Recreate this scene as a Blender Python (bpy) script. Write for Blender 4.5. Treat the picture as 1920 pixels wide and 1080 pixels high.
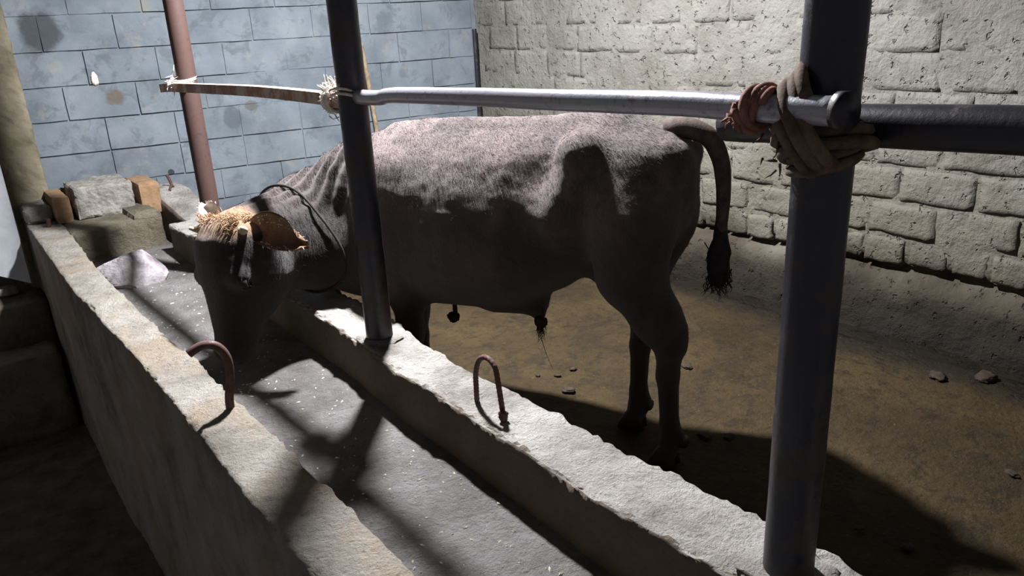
import bpy, math, random
import numpy as np
from mathutils import Vector, Matrix

for o in list(bpy.data.objects):
    bpy.data.objects.remove(o)
S = bpy.context.scene
COL = S.collection

# ------------------------------------------------------------------ camera
F_PX, YAW, PITCH, ROLL = 1438.8, 0.6410, 0.3392, -0.0508
CAM_POS = Vector((0, 0, 1.0))
def cam_axes():
    f = Vector((math.sin(YAW)*math.cos(PITCH), math.cos(YAW)*math.cos(PITCH), -math.sin(PITCH)))
    r = Vector((math.cos(YAW), -math.sin(YAW), 0)); u = r.cross(f)
    return math.cos(ROLL)*r+math.sin(ROLL)*u, -math.sin(ROLL)*r+math.cos(ROLL)*u, f
r_, u_, f_ = cam_axes()
cd = bpy.data.cameras.new('camera'); cam = bpy.data.objects.new('camera', cd); COL.objects.link(cam)
cd.sensor_width = 36.0; cd.lens = F_PX/1920*36.0; cd.clip_start = 0.02
M = Matrix.Identity(4)
for i in range(3):
    M[i][0], M[i][1], M[i][2], M[i][3] = r_[i], u_[i], -f_[i], CAM_POS[i]
cam.matrix_world = M
S.camera = cam

# ------------------------------------------------------------------ world and exposure
w = bpy.data.worlds.new('world'); S.world = w; w.use_nodes = True
w.node_tree.nodes['Background'].inputs[0].default_value = (0.92, 0.93, 1.0, 1)
w.node_tree.nodes['Background'].inputs[1].default_value = 0.17
S.view_settings.view_transform = 'Standard'; S.view_settings.look = 'None'
S.view_settings.exposure = 0.0; S.view_settings.gamma = 1.0; S.view_settings.use_curve_mapping = False
LAMP = (1.60, 2.82, 2.25); LAMP_R = 0.072; LAMP_STRENGTH = 7500.0; LAMP_COL = (0.95, 0.96, 1.0)

# ------------------------------------------------------------------ helpers
def lin(r, g, b):
    def c(v):
        v /= 255.0
        return v/12.92 if v <= 0.04045 else ((v+0.055)/1.055)**2.4
    return (c(r), c(g), c(b), 1.0)

def hash3(ix, iy, iz, seed):
    n = (ix*374761393 + iy*668265263 + iz*2147483647 + seed*974711) & 0xffffffff
    n = ((n ^ (n >> 13))*1274126177) & 0xffffffff
    n = ((n ^ (n >> 16))*2246822519) & 0xffffffff
    return ((n ^ (n >> 15)) & 0xffff)/65535.0
def vnoise(P, scale=1.0, seed=0, octaves=3):
    P = np.asarray(P, float)*scale; out = np.zeros(P.shape[:-1]); amp = 1.0; tot = 0
    for o in range(octaves):
        I = np.floor(P).astype(np.int64); f = P-I; f = f*f*(3-2*f)
        acc = 0
        for dx in (0, 1):
            for dy in (0, 1):
                for dz in (0, 1):
                    wgt = (f[..., 0] if dx else 1-f[..., 0])*(f[..., 1] if dy else 1-f[..., 1])*(f[..., 2] if dz else 1-f[..., 2])
                    acc = acc+wgt*hash3(I[..., 0]+dx, I[..., 1]+dy, I[..., 2]+dz, seed+o)
        out += amp*(acc*2-1); tot += amp; amp *= 0.5; P = P*2.03
    return out/tot

def mesh(name, V, Fc, smooth=True):
    m = bpy.data.meshes.new(name)
    V = np.asarray(V, float)
    m.from_pydata([tuple(v) for v in V], [], [tuple(int(i) for i in f) for f in Fc]); m.update()
    if smooth:
        m.polygons.foreach_set('use_smooth', [True]*len(m.polygons))
    return m
def link(name, me, mat=None, parent=None, loc=None, label=None, cat=None, group=None, kind=None):
    o = bpy.data.objects.new(name, me); COL.objects.link(o)
    if me is not None and mat is not None and len(me.materials) == 0:
        me.materials.append(mat)
    if parent is not None: o.parent = parent
    if loc is not None: o.location = loc
    if label: o['label'] = label
    if cat: o['category'] = cat
    if group: o['group'] = group
    if kind: o['kind'] = kind
    return o
def empty(name, loc=(0, 0, 0), rz=0, **k):
    o = link(name, None, **k); o.location = loc; o.rotation_euler = (0, 0, rz); o.empty_display_size = 0.05
    return o

def grid_faces(nu, nv, closed_u=False):
    F = []
    for i in range(nu if closed_u else nu-1):
        i2 = (i+1) % nu
        for j in range(nv-1):
            F.append((i*nv+j, i2*nv+j, i2*nv+j+1, i*nv+j+1))
    return F
def catmull(pts, n):
    pts = [np.array(p, float) for p in pts]
    P = [2*pts[0]-pts[1]]+pts+[2*pts[-1]-pts[-2]]
    out = []
    for i in range(1, len(P)-2):
        for k in range(n):
            t = k/n
            out.append(0.5*((2*P[i])+(-P[i-1]+P[i+1])*t+(2*P[i-1]-5*P[i]+4*P[i+1]-P[i+2])*t*t+(-P[i-1]+3*P[i]-3*P[i+1]+P[i+2])*t**3))
    out.append(pts[-1])
    return np.array(out)
def tube(path, rad, sides=10, ribs=None, flat=None, rough=0.0, seed=0, cap=True, square=0.0):
    """closed tube along a polyline; rad scalar or per-point"""
    path = np.asarray(path, float); n = len(path)
    rad = np.full(n, rad) if np.isscalar(rad) else np.asarray(rad, float)
    T = np.gradient(path, axis=0); T /= np.linalg.norm(T, axis=1)[:, None]+1e-12
    up = np.array([0, 0, 1.0]) if abs(T[0][2]) < 0.9 else np.array([1.0, 0, 0])
    N = np.cross(T[0], up); N /= np.linalg.norm(N)
    V = []
    for i in range(n):
        N = N-T[i]*(N@T[i]); N /= np.linalg.norm(N); B = np.cross(T[i], N)
        for k in range(sides):
            a = 2*math.pi*(k+0.5)/sides
            r = rad[i]
            if square:
                r = r*(1+square*(1/max(abs(math.cos(a)), abs(math.sin(a)))-1))
            V.append(path[i]+N*math.cos(a)*r*(flat or 1)+B*math.sin(a)*r)
    V = np.array(V)
    if rough:
        ctr = np.repeat(path, sides, axis=0); d = V-ctr; d /= np.linalg.norm(d, axis=1)[:, None]+1e-9
        V = V+d*(vnoise(V, 30, seed)*rough)[:, None]
    Fc = []
    for i in range(n-1):
        for k in range(sides):
            k2 = (k+1) % sides
            Fc.append((i*sides+k, i*sides+k2, (i+1)*sides+k2, (i+1)*sides+k))
    if cap:
        Fc.append(tuple(range(sides-1, -1, -1))); Fc.append(tuple((n-1)*sides+k for k in range(sides)))
    return V, Fc
def join(parts):
    V, Fc, o = [], [], 0
    for v, f in parts:
        V.append(np.asarray(v)); Fc += [tuple(i+o for i in q) for q in f]; o += len(v)
    return np.concatenate(V), Fc
def box_vf(x0, x1, y0, y1, z0, z1):
    V = [(x, y, z) for x in (x0, x1) for y in (y0, y1) for z in (z0, z1)]
    return np.array(V, float), [(0, 1, 3, 2), (4, 6, 7, 5), (0, 4, 5, 1), (2, 3, 7, 6), (0, 2, 6, 4), (1, 5, 7, 3)]
def rock_vf(size, seed, n=10, rough=0.18, boxy=0.5, scale=2.5):
    """closed lumpy box: sphere-cube blend with noise; size = full extents"""
    V, Fc, idx = [], [], {}
    def vid(p):
        k = tuple(np.round(p, 5))
        if k not in idx: idx[k] = len(V); V.append(np.array(p, float))
        return idx[k]
    for ax in range(3):
        for s in (-1, 1):
            for i in range(n):
                for j in range(n):
                    q = []
                    for (a, b) in ((i, j), (i+1, j), (i+1, j+1), (i, j+1)):
                        p = [0, 0, 0]; p[ax] = s; p[(ax+1) % 3] = 2*a/n-1; p[(ax+2) % 3] = 2*b/n-1
                        q.append(vid(p))
                    Fc.append(tuple(q if s > 0 else q[::-1]))
    V = np.array(V); Ln = np.linalg.norm(V, axis=1)[:, None]
    sph = V/Ln*1.15
    P = V*boxy+sph*(1-boxy)
    P = P*(1+rough*vnoise(P+seed*7.3, scale, seed)[:, None])
    return P*np.array(size)/2, Fc

# ------------------------------------------------------------------ node materials
class NB:
    def __init__(self, name):
        self.m = bpy.data.materials.new(name); self.m.use_nodes = True
        self.t = self.m.node_tree; self.b = self.t.nodes['Principled BSDF']
    def n(self, ty, **kw):
        nd = self.t.nodes.new(ty)
        for k, v in kw.items(): setattr(nd, k, v)
        return nd
    def l(self, a, b): self.t.links.new(a, b)
    def pos(self, scale=(1, 1, 1)):
        g = self.n('ShaderNodeNewGeometry'); mp = self.n('ShaderNodeMapping'); mp.inputs['Scale'].default_value = scale
        self.l(g.outputs['Position'], mp.inputs['Vector']); return mp.outputs[0]
    def objpos(self, scale=(1, 1, 1)):
        g = self.n('ShaderNodeTexCoord'); mp = self.n('ShaderNodeMapping'); mp.inputs['Scale'].default_value = scale
        self.l(g.outputs['Object'], mp.inputs['Vector']); return mp.outputs[0]
    def noise(self, vec, scale, detail=6, rough=0.6, dist=0.0):
        nd = self.n('ShaderNodeTexNoise'); nd.inputs['Scale'].default_value = scale; nd.inputs['Detail'].default_value = detail
        nd.inputs['Roughness'].default_value = rough; nd.inputs['Distortion'].default_value = dist
        self.l(vec, nd.inputs['Vector']); return nd.outputs['Fac']
    def voro(self, vec, scale, feature='F1'):
        nd = self.n('ShaderNodeTexVoronoi', feature=feature); nd.inputs['Scale'].default_value = scale
        self.l(vec, nd.inputs['Vector']); return nd.outputs['Distance']
    def ramp(self, fac, stops):
        nd = self.n('ShaderNodeValToRGB'); e = nd.color_ramp.elements
        e[0].position, e[0].color = stops[0]; e[1].position, e[1].color = stops[-1]
        for p, c in stops[1:-1]:
            x = e.new(p); x.color = c
        self.l(fac, nd.inputs[0]); return nd.outputs['Color']
    def step(self, fac, a, b):
        nd = self.n('ShaderNodeMapRange', clamp=True); nd.inputs['From Min'].default_value = a; nd.inputs['From Max'].default_value = b
        nd.interpolation_type = 'SMOOTHSTEP'
        self.l(fac, nd.inputs['Value']); return nd.outputs[0]
    def math(self, op, a, b=None):
        nd = self.n('ShaderNodeMath', operation=op)
        for i, v in enumerate((a, b)):
            if v is None: continue
            if isinstance(v, (int, float)): nd.inputs[i].default_value = v
            else: self.l(v, nd.inputs[i])
        return nd.outputs[0]
    def mix(self, fac, a, b, mode='MIX'):
        nd = self.n('ShaderNodeMix', data_type='RGBA', blend_type=mode)
        for k, v in ((0, fac), (6, a), (7, b)):
            if isinstance(v, (int, float)): nd.inputs[k].default_value = v
            elif isinstance(v, tuple): nd.inputs[k].default_value = v
            else: self.l(v, nd.inputs[k])
        return nd.outputs[2]
    def spot(self, center, radius, soft=0.5, wob=0.35, wscale=14):
        """mask of a stain with a ragged edge, at a place on a surface"""
        g = self.n('ShaderNodeNewGeometry'); s = self.n('ShaderNodeVectorMath', operation='SUBTRACT')
        self.l(g.outputs['Position'], s.inputs[0]); s.inputs[1].default_value = center
        d = self.n('ShaderNodeVectorMath', operation='DIVIDE'); self.l(s.outputs[0], d.inputs[0]); d.inputs[1].default_value = radius
        ln = self.n('ShaderNodeVectorMath', operation='LENGTH'); self.l(d.outputs[0], ln.inputs[0])
        nz = self.noise(g.outputs['Position'], wscale, 3)
        v = self.math('ADD', ln.outputs['Value'], self.math('MULTIPLY', self.math('SUBTRACT', nz, 0.5), wob*2))
        return self.step(v, 1.0, 1.0-soft)
    def fin(self, color, rough=0.85, bump=None, bstr=0.4, bdist=0.01, metal=0.0, spec=0.3):
        if isinstance(color, tuple): self.b.inputs['Base Color'].default_value = color
        else: self.l(color, self.b.inputs['Base Color'])
        if isinstance(rough, (int, float)): self.b.inputs['Roughness'].default_value = rough
        else: self.l(rough, self.b.inputs['Roughness'])
        if isinstance(metal, (int, float)): self.b.inputs['Metallic'].default_value = metal
        else: self.l(metal, self.b.inputs['Metallic'])
        self.b.inputs['Specular IOR Level'].default_value = spec
        if bump is not None:
            bn = self.n('ShaderNodeBump'); bn.inputs['Strength'].default_value = bstr; bn.inputs['Distance'].default_value = bdist
            self.l(bump, bn.inputs['Height']); self.l(bn.outputs[0], self.b.inputs['Normal'])
        return self.m

WY, YW = -0.1551, 5.515
def wallpt(h, z, out=0.0):      # point on the blue wall; out = towards the room
    return (h*math.cos(WY)+out*math.sin(WY), YW+h*math.sin(WY)-out*math.cos(WY), z)

def m_blue():
    b = NB('blue grey painted block'); p = b.pos()
    c = b.ramp(b.noise(p, 3.2, 5), [(0.3, lin(92, 100, 107)), (0.55, lin(113, 121, 128)), (0.75, lin(127, 134, 139))])
    c = b.mix(b.math('MULTIPLY', b.step(b.noise(p, 7, 5, 0.7, 0.6), 0.52, 0.64), 0.55), c, lin(84, 91, 96))
    c = b.mix(b.math('MULTIPLY', b.step(b.noise(p, 5.5, 4, 0.7), 0.58, 0.7), 0.45), c, lin(138, 136, 123))
    c = b.mix(b.math('MULTIPLY', b.spot(wallpt(0.71, 1.05), (0.13, 0.2, 0.15), 0.4, 0.3), 0.85), c, lin(56, 59, 62))
    c = b.mix(b.math('MULTIPLY', b.spot(wallpt(1.03, 0.65), (0.07, 0.1, 0.06), 0.5, 0.4, 25), 0.7), c, lin(89, 71, 54))
    c = b.mix(b.math('MULTIPLY', b.spot(wallpt(1.70, 0.46), (0.07, 0.1, 0.09), 0.3, 0.2), 0.6), c, lin(71, 77, 81))
    c = b.mix(b.math('MULTIPLY', b.spot(wallpt(1.83, 0.525), (0.05, 0.1, 0.04), 0.3, 0.4, 25), 0.6), c, lin(84, 77, 66))
    c = b.mix(b.math('MULTIPLY', b.spot(wallpt(1.26, 0.152), (0.022, 0.05, 0.022), 0.2, 0.2, 25), 0.9), c, lin(42, 44, 46))
    c = b.mix(b.math('MULTIPLY', b.spot(wallpt(1.29, 1.17), (0.06, 0.1, 0.05), 0.5, 0.3, 25), 0.5), c, lin(129, 127, 109))
    h = b.math('ADD', b.noise(p, 60, 5, 0.7), b.math('MULTIPLY', b.noise(p, 12, 3), 1.2))
    return b.fin(c, 0.85, h, 0.35, 0.006)
def m_right():
    b = NB('lime plastered block'); p = b.pos()
    c = b.ramp(b.noise(p, 2.6, 6), [(0.3, lin(101, 98, 90)), (0.5, lin(122, 119, 112)), (0.75, lin(136, 134, 127))])
    c = b.mix(b.math('MULTIPLY', b.step(b.noise(p, 11, 5, 0.7), 0.58, 0.7), 0.5), c, lin(96, 89, 78))
    c = b.mix(b.math('MULTIPLY', b.step(b.noise(p, 4.3, 3, 0.6), 0.55, 0.7), 0.3), c, lin(120, 123, 110))
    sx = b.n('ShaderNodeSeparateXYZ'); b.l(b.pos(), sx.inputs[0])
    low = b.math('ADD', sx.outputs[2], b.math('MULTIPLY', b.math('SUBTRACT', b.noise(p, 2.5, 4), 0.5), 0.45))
    c = b.mix(b.math('MULTIPLY', b.step(b.math('ADD', low, b.math('MULTIPLY', b.math('SUBTRACT', b.noise(p, 9, 5, 0.7), 0.5), 0.6)), 0.75, 0.0), 0.6), c, lin(99, 93, 78))   # weathered lower courses, darkened further in place of the lamp's falloff
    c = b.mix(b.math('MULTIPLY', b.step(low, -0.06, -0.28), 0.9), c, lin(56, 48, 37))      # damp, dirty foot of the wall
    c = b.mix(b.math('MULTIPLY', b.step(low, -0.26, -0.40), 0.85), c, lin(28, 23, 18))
    h = b.math('ADD', b.math('MULTIPLY', b.noise(p, 38, 6, 0.7), 1.0), b.math('MULTIPLY', b.noise(p, 13, 4, 0.6, 0.4), 1.6))
    pit = b.math('MULTIPLY', b.step(b.noise(b.pos((1, 1, 1)), 24, 3, 0.6), 0.40, 0.30), -1.6)
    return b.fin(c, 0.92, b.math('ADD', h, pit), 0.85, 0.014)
def m_pillar():
    b = NB('brown cement render'); p = b.pos()
    c = b.ramp(b.noise(p, 5, 6), [(0.3, lin(96, 88, 72)), (0.55, lin(132, 124, 104)), (0.75, lin(152, 146, 126))])
    return b.fin(c, 0.9, b.noise(p, 40, 6, 0.7), 0.6, 0.01)
def m_concrete(name, dark, mid, light, seed=0.0, sand=None, mud=None):
    b = NB(name); g = b.pos(); 
    c = b.ramp(b.noise(g, 4.0, 6, 0.65), [(0.3, lin(*dark)), (0.52, lin(*mid)), (0.72, lin(*light))])
    c = b.mix(b.math('MULTIPLY', b.step(b.noise(g, 48, 5, 0.75), 0.55, 0.68), 0.6), c, lin(*dark))
    if sand:
        c = b.mix(b.math('MULTIPLY', b.step(b.noise(g, 2.1, 4), 0.46, 0.62), 0.6), c, lin(*sand))
    if mud:      # patchy brown on the upright sides: mud stain plus painted shade
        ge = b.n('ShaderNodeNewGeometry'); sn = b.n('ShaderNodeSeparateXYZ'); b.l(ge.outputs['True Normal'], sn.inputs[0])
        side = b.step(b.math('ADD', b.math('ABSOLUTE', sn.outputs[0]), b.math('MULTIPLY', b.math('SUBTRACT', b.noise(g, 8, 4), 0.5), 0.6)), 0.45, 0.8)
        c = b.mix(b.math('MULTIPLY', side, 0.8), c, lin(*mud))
    h = b.math('ADD', b.noise(g, 110, 5, 0.8), b.math('MULTIPLY', b.noise(g, 34, 5, 0.7), 1.6))
    return b.fin(c, 0.92, h, 1.0, 0.022)
def m_floor():
    b = NB('trodden dung-stained concrete'); p = b.pos()
    c = b.ramp(b.noise(p, 1.7, 7, 0.62), [(0.28, lin(34, 25, 11)), (0.5, lin(52, 40, 20)), (0.72, lin(67, 54, 30))])
    c = b.mix(b.math('MULTIPLY', b.step(b.noise(p, 5.5, 6, 0.7), 0.50, 0.66), 0.6), c, lin(28, 21, 11))
    c = b.mix(b.math('MULTIPLY', b.step(b.noise(p, 3.1, 5, 0.7, 0.8), 0.55, 0.68), 0.4), c, lin(59, 52, 35))
    c = b.mix(b.math('MULTIPLY', b.step(b.noise(p, 40, 5, 0.75), 0.55, 0.68), 0.6), c, lin(23, 18, 10))
    c = b.mix(b.math('MULTIPLY', b.step(b.noise(p, 16, 7, 0.75, 0.5), 0.50, 0.62), 0.65), c, lin(26, 20, 9))
    c = b.mix(b.math('MULTIPLY', b.step(b.noise(p, 75, 4, 0.7), 0.62, 0.70), 0.7), c, lin(86, 74, 45))
    sx = b.n('ShaderNodeSeparateXYZ'); b.l(b.pos(), sx.inputs[0])
    wob = b.math('MULTIPLY', b.math('SUBTRACT', b.noise(p, 2.2, 4), 0.5), 0.5)
    gut = b.step(b.math('ADD', sx.outputs[0], wob), 2.92, 3.2)
    c = b.mix(b.math('MULTIPLY', gut, 0.85), c, lin(14, 11, 7))                              # wet muck in the drain along the wall
    wet = b.math('MULTIPLY', gut, b.step(b.noise(p, 6, 4), 0.42, 0.6))
    rough = b.math('SUBTRACT', 0.78, b.math('MULTIPLY', wet, 0.55))
    h = b.math('ADD', b.noise(p, 45, 6, 0.7), b.math('MULTIPLY', b.noise(p, 9, 4), 1.5))
    return b.fin(c, rough, h, 0.9, 0.014, spec=0.2)
def m_metal(name, base, rust, amt=0.5, rough=0.45, metal=0.6, scale=9):
    b = NB(name); p = b.pos()
    k = b.step(b.noise(p, scale, 6, 0.7), 0.62-amt*0.4, 0.74-amt*0.4)
    c = b.mix(k, lin(*base), lin(*rust))
    c = b.mix(b.math('MULTIPLY', b.step(b.noise(p, 60, 4, 0.7), 0.55, 0.7), 0.5), c, lin(*[int(v*0.55) for v in rust]))
    r = b.math('ADD', rough, b.math('MULTIPLY', k, 0.3))
    mt = b.math('MULTIPLY', b.math('SUBTRACT', 1.0, k), metal)
    return b.fin(c, r, b.noise(p, 90, 5, 0.7), 0.25, 0.003, mt, 0.5)
def m_plain(name, c1, c2, scale=20, rough=0.85, bstr=0.4, bdist=0.004):
    b = NB(name); p = b.pos()
    c = b.ramp(b.noise(p, scale, 5, 0.65), [(0.35, lin(*c1)), (0.65, lin(*c2))])
    return b.fin(c, rough, b.noise(p, scale*4, 5, 0.7), bstr, bdist)
def m_coat():
    b = NB('short brown-grey coat')
    at = b.n('ShaderNodeAttribute', attribute_name='coat'); sx = b.n('ShaderNodeSeparateColor'); b.l(at.outputs['Color'], sx.inputs[0])
    q = b.objpos((9, 30, 60)); q2 = b.objpos((60, 60, 14))
    n1 = b.noise(b.objpos(), 6, 6, 0.65, 0.6)
    c = b.ramp(n1, [(0.3, lin(56, 47, 46)), (0.5, lin(82, 70, 68)), (0.72, lin(112, 97, 93))])
    c = b.mix(b.math('MULTIPLY', b.step(b.noise(q2, 5, 4, 0.7), 0.5, 0.68), 0.35), c, lin(128, 112, 104))
    c = b.mix(b.math('MULTIPLY', at.outputs['Alpha'], 0.75), c, lin(44, 36, 34))          # darker flanks, neck and face: coat tone deepened with painted shade
    c = b.mix(sx.outputs[0], c, lin(206, 196, 176))          # pale muzzle ring
    c = b.mix(sx.outputs[1], c, lin(34, 28, 26))            # dark points: nose pad, lower legs; neck painted black as if unlit
    c = b.mix(sx.outputs[2], c, lin(150, 118, 88))          # tan poll
    h = b.math('ADD', b.math('MULTIPLY', b.noise(q2, 6, 4, 0.7), 1.0), b.math('MULTIPLY', b.noise(b.objpos(), 16, 4, 0.6, 1.0), 1.3))
    m = b.fin(c, 0.75, h, 0.55, 0.010, spec=0.2)
    b.b.inputs['Sheen Weight'].default_value = 0.25; b.b.inputs['Sheen Roughness'].default_value = 0.5
    b.b.inputs['Sheen Tint'].default_value = (0.9, 0.85, 0.85, 1)
    return m

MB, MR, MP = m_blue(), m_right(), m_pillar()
M_CURB = m_concrete('grey gritty cement', (128, 121, 114), (194, 188, 181), (216, 211, 205), mud=(112, 94, 72))  # mud tone also paints shade onto the upright sides
M_CURB2 = m_concrete('sandy cement', (128, 121, 111), (182, 175, 165), (200, 194, 186), sand=(176, 155, 128))
M_TROUGH = m_concrete('trough cement with feed dust', (96, 91, 88), (136, 131, 129), (160, 156, 154))
M_LEDGE = m_concrete('brown trough-end cement', (92, 84, 70), (134, 125, 106), (156, 148, 130))
M_STEP = m_concrete('grimy step cement', (96, 90, 78), (140, 132, 116), (164, 156, 140))
M_FLOOR = m_floor()
M_ALLEY = m_plain('dark earth', (66, 56, 52), (96, 84, 78), 8, 0.95, 0.6, 0.01)
M_CEIL = m_plain('sooty roof boards', (84, 78, 70), (108, 100, 90), 5, 0.95)
M_RUST = m_metal('red-brown rusted pipe', (66, 52, 52), (64, 42, 36), 0.75, 0.5, 0.3)
M_DARKP = m_metal('dark painted pipe', (40, 40, 48), (52, 42, 39), 0.35, 0.36, 0.25)
M_STEEL = m_metal('worn steel pipe', (158, 158, 168), (96, 86, 84), 0.15, 0.28, 0.25)
M_BEAM = m_metal('rusty angle bar', (172, 152, 138), (142, 112, 96), 0.5, 0.55, 0.2)
M_REBAR = m_metal('rusted reinforcing bar', (84, 62, 58), (76, 50, 44), 0.6, 0.55, 0.3, 40)
M_ROPE_W = m_plain('pale frayed cord', (196, 184, 170), (226, 218, 208), 60)
M_ROPE_R = m_plain('reddish rag', (104, 66, 56), (150, 106, 94), 40)
M_ROPE_B = m_plain('brown dusty strap', (72, 56, 46), (110, 90, 74), 30)
M_DARKROPE = m_plain('dark cord', (30, 26, 26), (48, 42, 40), 40)
M_DOOR = m_plain('off-white sheet metal', (168, 172, 176), (190, 194, 198), 6, 0.5, 0.15)
M_BRICK = m_plain('fired brown brick', (124, 98, 72), (152, 124, 96), 14, 0.9, 0.6, 0.006)
M_ROUGHB = m_plain('broken grey block', (116, 112, 104), (156, 152, 144), 16, 0.95, 0.9, 0.012)
M_STONE = m_plain('pale violet-grey stone', (96, 86, 88), (178, 172, 176), 7, 0.85, 0.8, 0.010)
M_HORN = m_plain('ivory horn', (150, 136, 112), (196, 184, 160), 20, 0.5)
M_HOOF = m_plain('black hoof horn', (30, 26, 24), (48, 42, 38), 20, 0.6)
M_DUNG = m_plain('dark dung', (34, 27, 20), (56, 44, 32), 40, 0.8, 0.8, 0.004)
M_EYE = m_plain('dark wet eye', (12, 10, 10), (18, 15, 14), 5, 0.15, 0.0)
M_CRUMB = m_plain('pale feed flecks', (188, 180, 160), (220, 214, 198), 50)
M_STICK = m_plain('bare wooden stick', (120, 104, 84), (160, 142, 118), 25)
M_HAIRT = m_plain('tan curly hair', (128, 98, 72), (168, 136, 104), 40)
M_HAIRP = m_plain('pale ear hair', (170, 156, 146), (214, 204, 196), 40)
M_HAIRD = m_plain('dark coarse hair', (26, 22, 22), (44, 38, 36), 40)
M_TAIL = m_plain('dark brown tail coat', (58, 48, 44), (88, 74, 66), 30)
M_EAR = m_plain('brown ear skin', (92, 68, 50), (128, 98, 74), 22)
M_SOCK = m_plain('black socket plastic', (24, 24, 24), (34, 34, 34), 10, 0.4)

def m_bulb():
    m = bpy.data.materials.new('lit bulb'); m.use_nodes = True; t = m.node_tree
    t.nodes.remove(t.nodes['Principled BSDF']); e = t.nodes.new('ShaderNodeEmission')
    e.inputs[0].default_value = (*LAMP_COL, 1); e.inputs[1].default_value = LAMP_STRENGTH
    t.links.new(e.outputs[0], t.nodes['Material Output'].inputs[0]); return m

ZF, ZT, ZA = -0.45, -0.17, -1.15          # stall floor, trough floor, alley floor
# ------------------------------------------------------------------ floors
def heightfield(name, x0, x1, y0, y1, st, zfun, mat, kind='structure', label=None, cat=None):
    xs = np.arange(x0, x1+st*0.5, st); ys = np.arange(y0, y1+st*0.5, st)
    X, Y = np.meshgrid(xs, ys, indexing='ij'); Z = zfun(X, Y)
    V = np.stack([X, Y, Z], -1).reshape(-1, 3)
    return link(name, mesh(name, V, grid_faces(len(xs), len(ys))), mat, kind=kind, label=label, cat=cat)
def stall_z(X, Y):
    P = np.stack([X, Y, np.zeros_like(X)], -1)
    edge = 3.20+0.07*vnoise(P, 2.2, 5)+0.03*vnoise(P, 7, 6)
    k = np.clip((X-edge)/0.05, 0, 1); k = k*k*(3-2*k)
    return ZF+0.010*vnoise(P, 2.0, 1)+0.005*vnoise(P, 9, 2)-0.012-0.055*k
heightfield('floor', 1.10, 3.56, -1.2, 5.5, 0.025, stall_z, M_FLOOR, label='brown dung-stained concrete stall floor under the bull')
heightfield('floor_alley', -2.2, 0.46, -1.6, 6.2, 0.06, lambda X, Y: ZA+0.02*vnoise(np.stack([X, Y, X*0], -1), 3, 9), M_ALLEY, label='dark earth alley floor left of the trough')
def trough_z(X, Y):
    P = np.stack([X, Y, np.zeros_like(X)], -1)
    return ZT+0.006*vnoise(P, 5, 21)+0.004*vnoise(P, 25, 22)+0.05*np.clip((0.60-X)/0.10, 0, 1)**2*0.6
heightfield('floor_trough', 0.46, 1.04, -1.2, 5.2, 0.02, trough_z, M_TROUGH, label='grey cement bottom of the feed trough')
# ceiling
V, Fc = box_vf(-2.2, 3.7, -1.6, 6.2, 2.62, 2.70)
link('ceiling', mesh('ceiling', V, Fc, False), M_CEIL, kind='structure', label='dark roof over the stall')

# ------------------------------------------------------------------ wall_back : blue blocks
def wall_back():
    hs = np.arange(0.30, 3.60, 0.03); zs = np.arange(-0.5, 2.63, 0.03)
    Hh, Zz = np.meshgrid(hs, zs, indexing='ij')
    P = np.stack([Hh, Zz, np.zeros_like(Hh)], -1)
    out = -0.007+0.010*vnoise(P, 3.5, 31)+0.004*vnoise(P, 22, 32)
    fr = np.stack([Hh*math.cos(WY)+out*math.sin(WY), YW+Hh*math.sin(WY)-out*math.cos(WY), Zz], -1).reshape(-1, 3)
    F1 = grid_faces(len(hs), len(zs))
    bk = np.array([(*wallpt(h, z, -0.2),) for h in (0.30, 3.75) for z in (-0.5, 2.63)])
    V, Fc = join([(fr, [f[::-1] for f in F1]), (bk, [(0, 1, 3, 2)])])
    root = link('wall_back', mesh('wall_back', V, Fc), MB, kind='structure', label='back wall of painted blue-grey concrete blocks')
    rnd = random.Random(3); var = {}
    def block(Lb, k):
        key = (round(Lb, 2), k)
        if key in var: return var[key]
        nx, nz, g, D = 7, 4, 0.0045, 0.05
        us = np.linspace(-Lb/2+g, Lb/2-g, nx); ws = np.linspace(-0.1+g, 0.1-g, nz)
        U, Wz = np.meshgrid(us, ws, indexing='ij'); Pn = np.stack([U, Wz, np.full_like(U, k*3.7)], -1)
        U = U+0.0035*vnoise(Pn, 12, 40+k); Wz = Wz+0.003*vnoise(Pn, 12, 60+k)
        yo = -(0.001*vnoise(Pn, 9, 80+k)+0.0015)
        Vf = np.stack([U, yo, Wz], -1).reshape(-1, 3)
        ring = [i*nz for i in range(nx)]+[(nx-1)*nz+j for j in range(1, nz)]+[i*nz+nz-1 for i in range(nx-2, -1, -1)]+[j for j in range(nz-2, 0, -1)]
        Vb = Vf[ring]+np.array([0, D, 0])
        Ff = grid_faces(nx, nz); n0 = len(Vf); m = len(ring)
        Fs = [(ring[i], n0+i, n0+(i+1) % m, ring[(i+1) % m]) for i in range(m)]
        me = mesh('block', np.concatenate([Vf, Vb]), [f for f in Ff]+Fs, False); me.materials.append(MB)
        var[key] = me; return me
    H0, ZT0 = 1.105, 1.134
    offs = {-2: -1.2, -1: -1.15, 0: 0, 1: -1, 2: 0.25, 3: -0.8, 4: -0.8, 5: 0.3, 6: -0.9, 7: 0.1}
    for row in range(-2, 8):
        zc = ZT0-0.2*row-0.1
        if zc < -0.44: continue
        h = H0+0.2*offs[row]
        while h > 0.5: h -= 0.4
        while h < 3.50:
            a, b = max(h, 0.53), min(h+0.4, 3.50)
            if b-a > 0.07:
                o = link('block', block(b-a, rnd.randrange(4)), None, root)
                o.location = wallpt((a+b)/2, zc, rnd.uniform(-0.002, 0.003)); o.rotation_euler = (rnd.uniform(-.008, .008), rnd.uniform(-.006, .006), WY+rnd.uniform(-.006, .006))
            h += 0.4
    return root
WB = wall_back()
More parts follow.
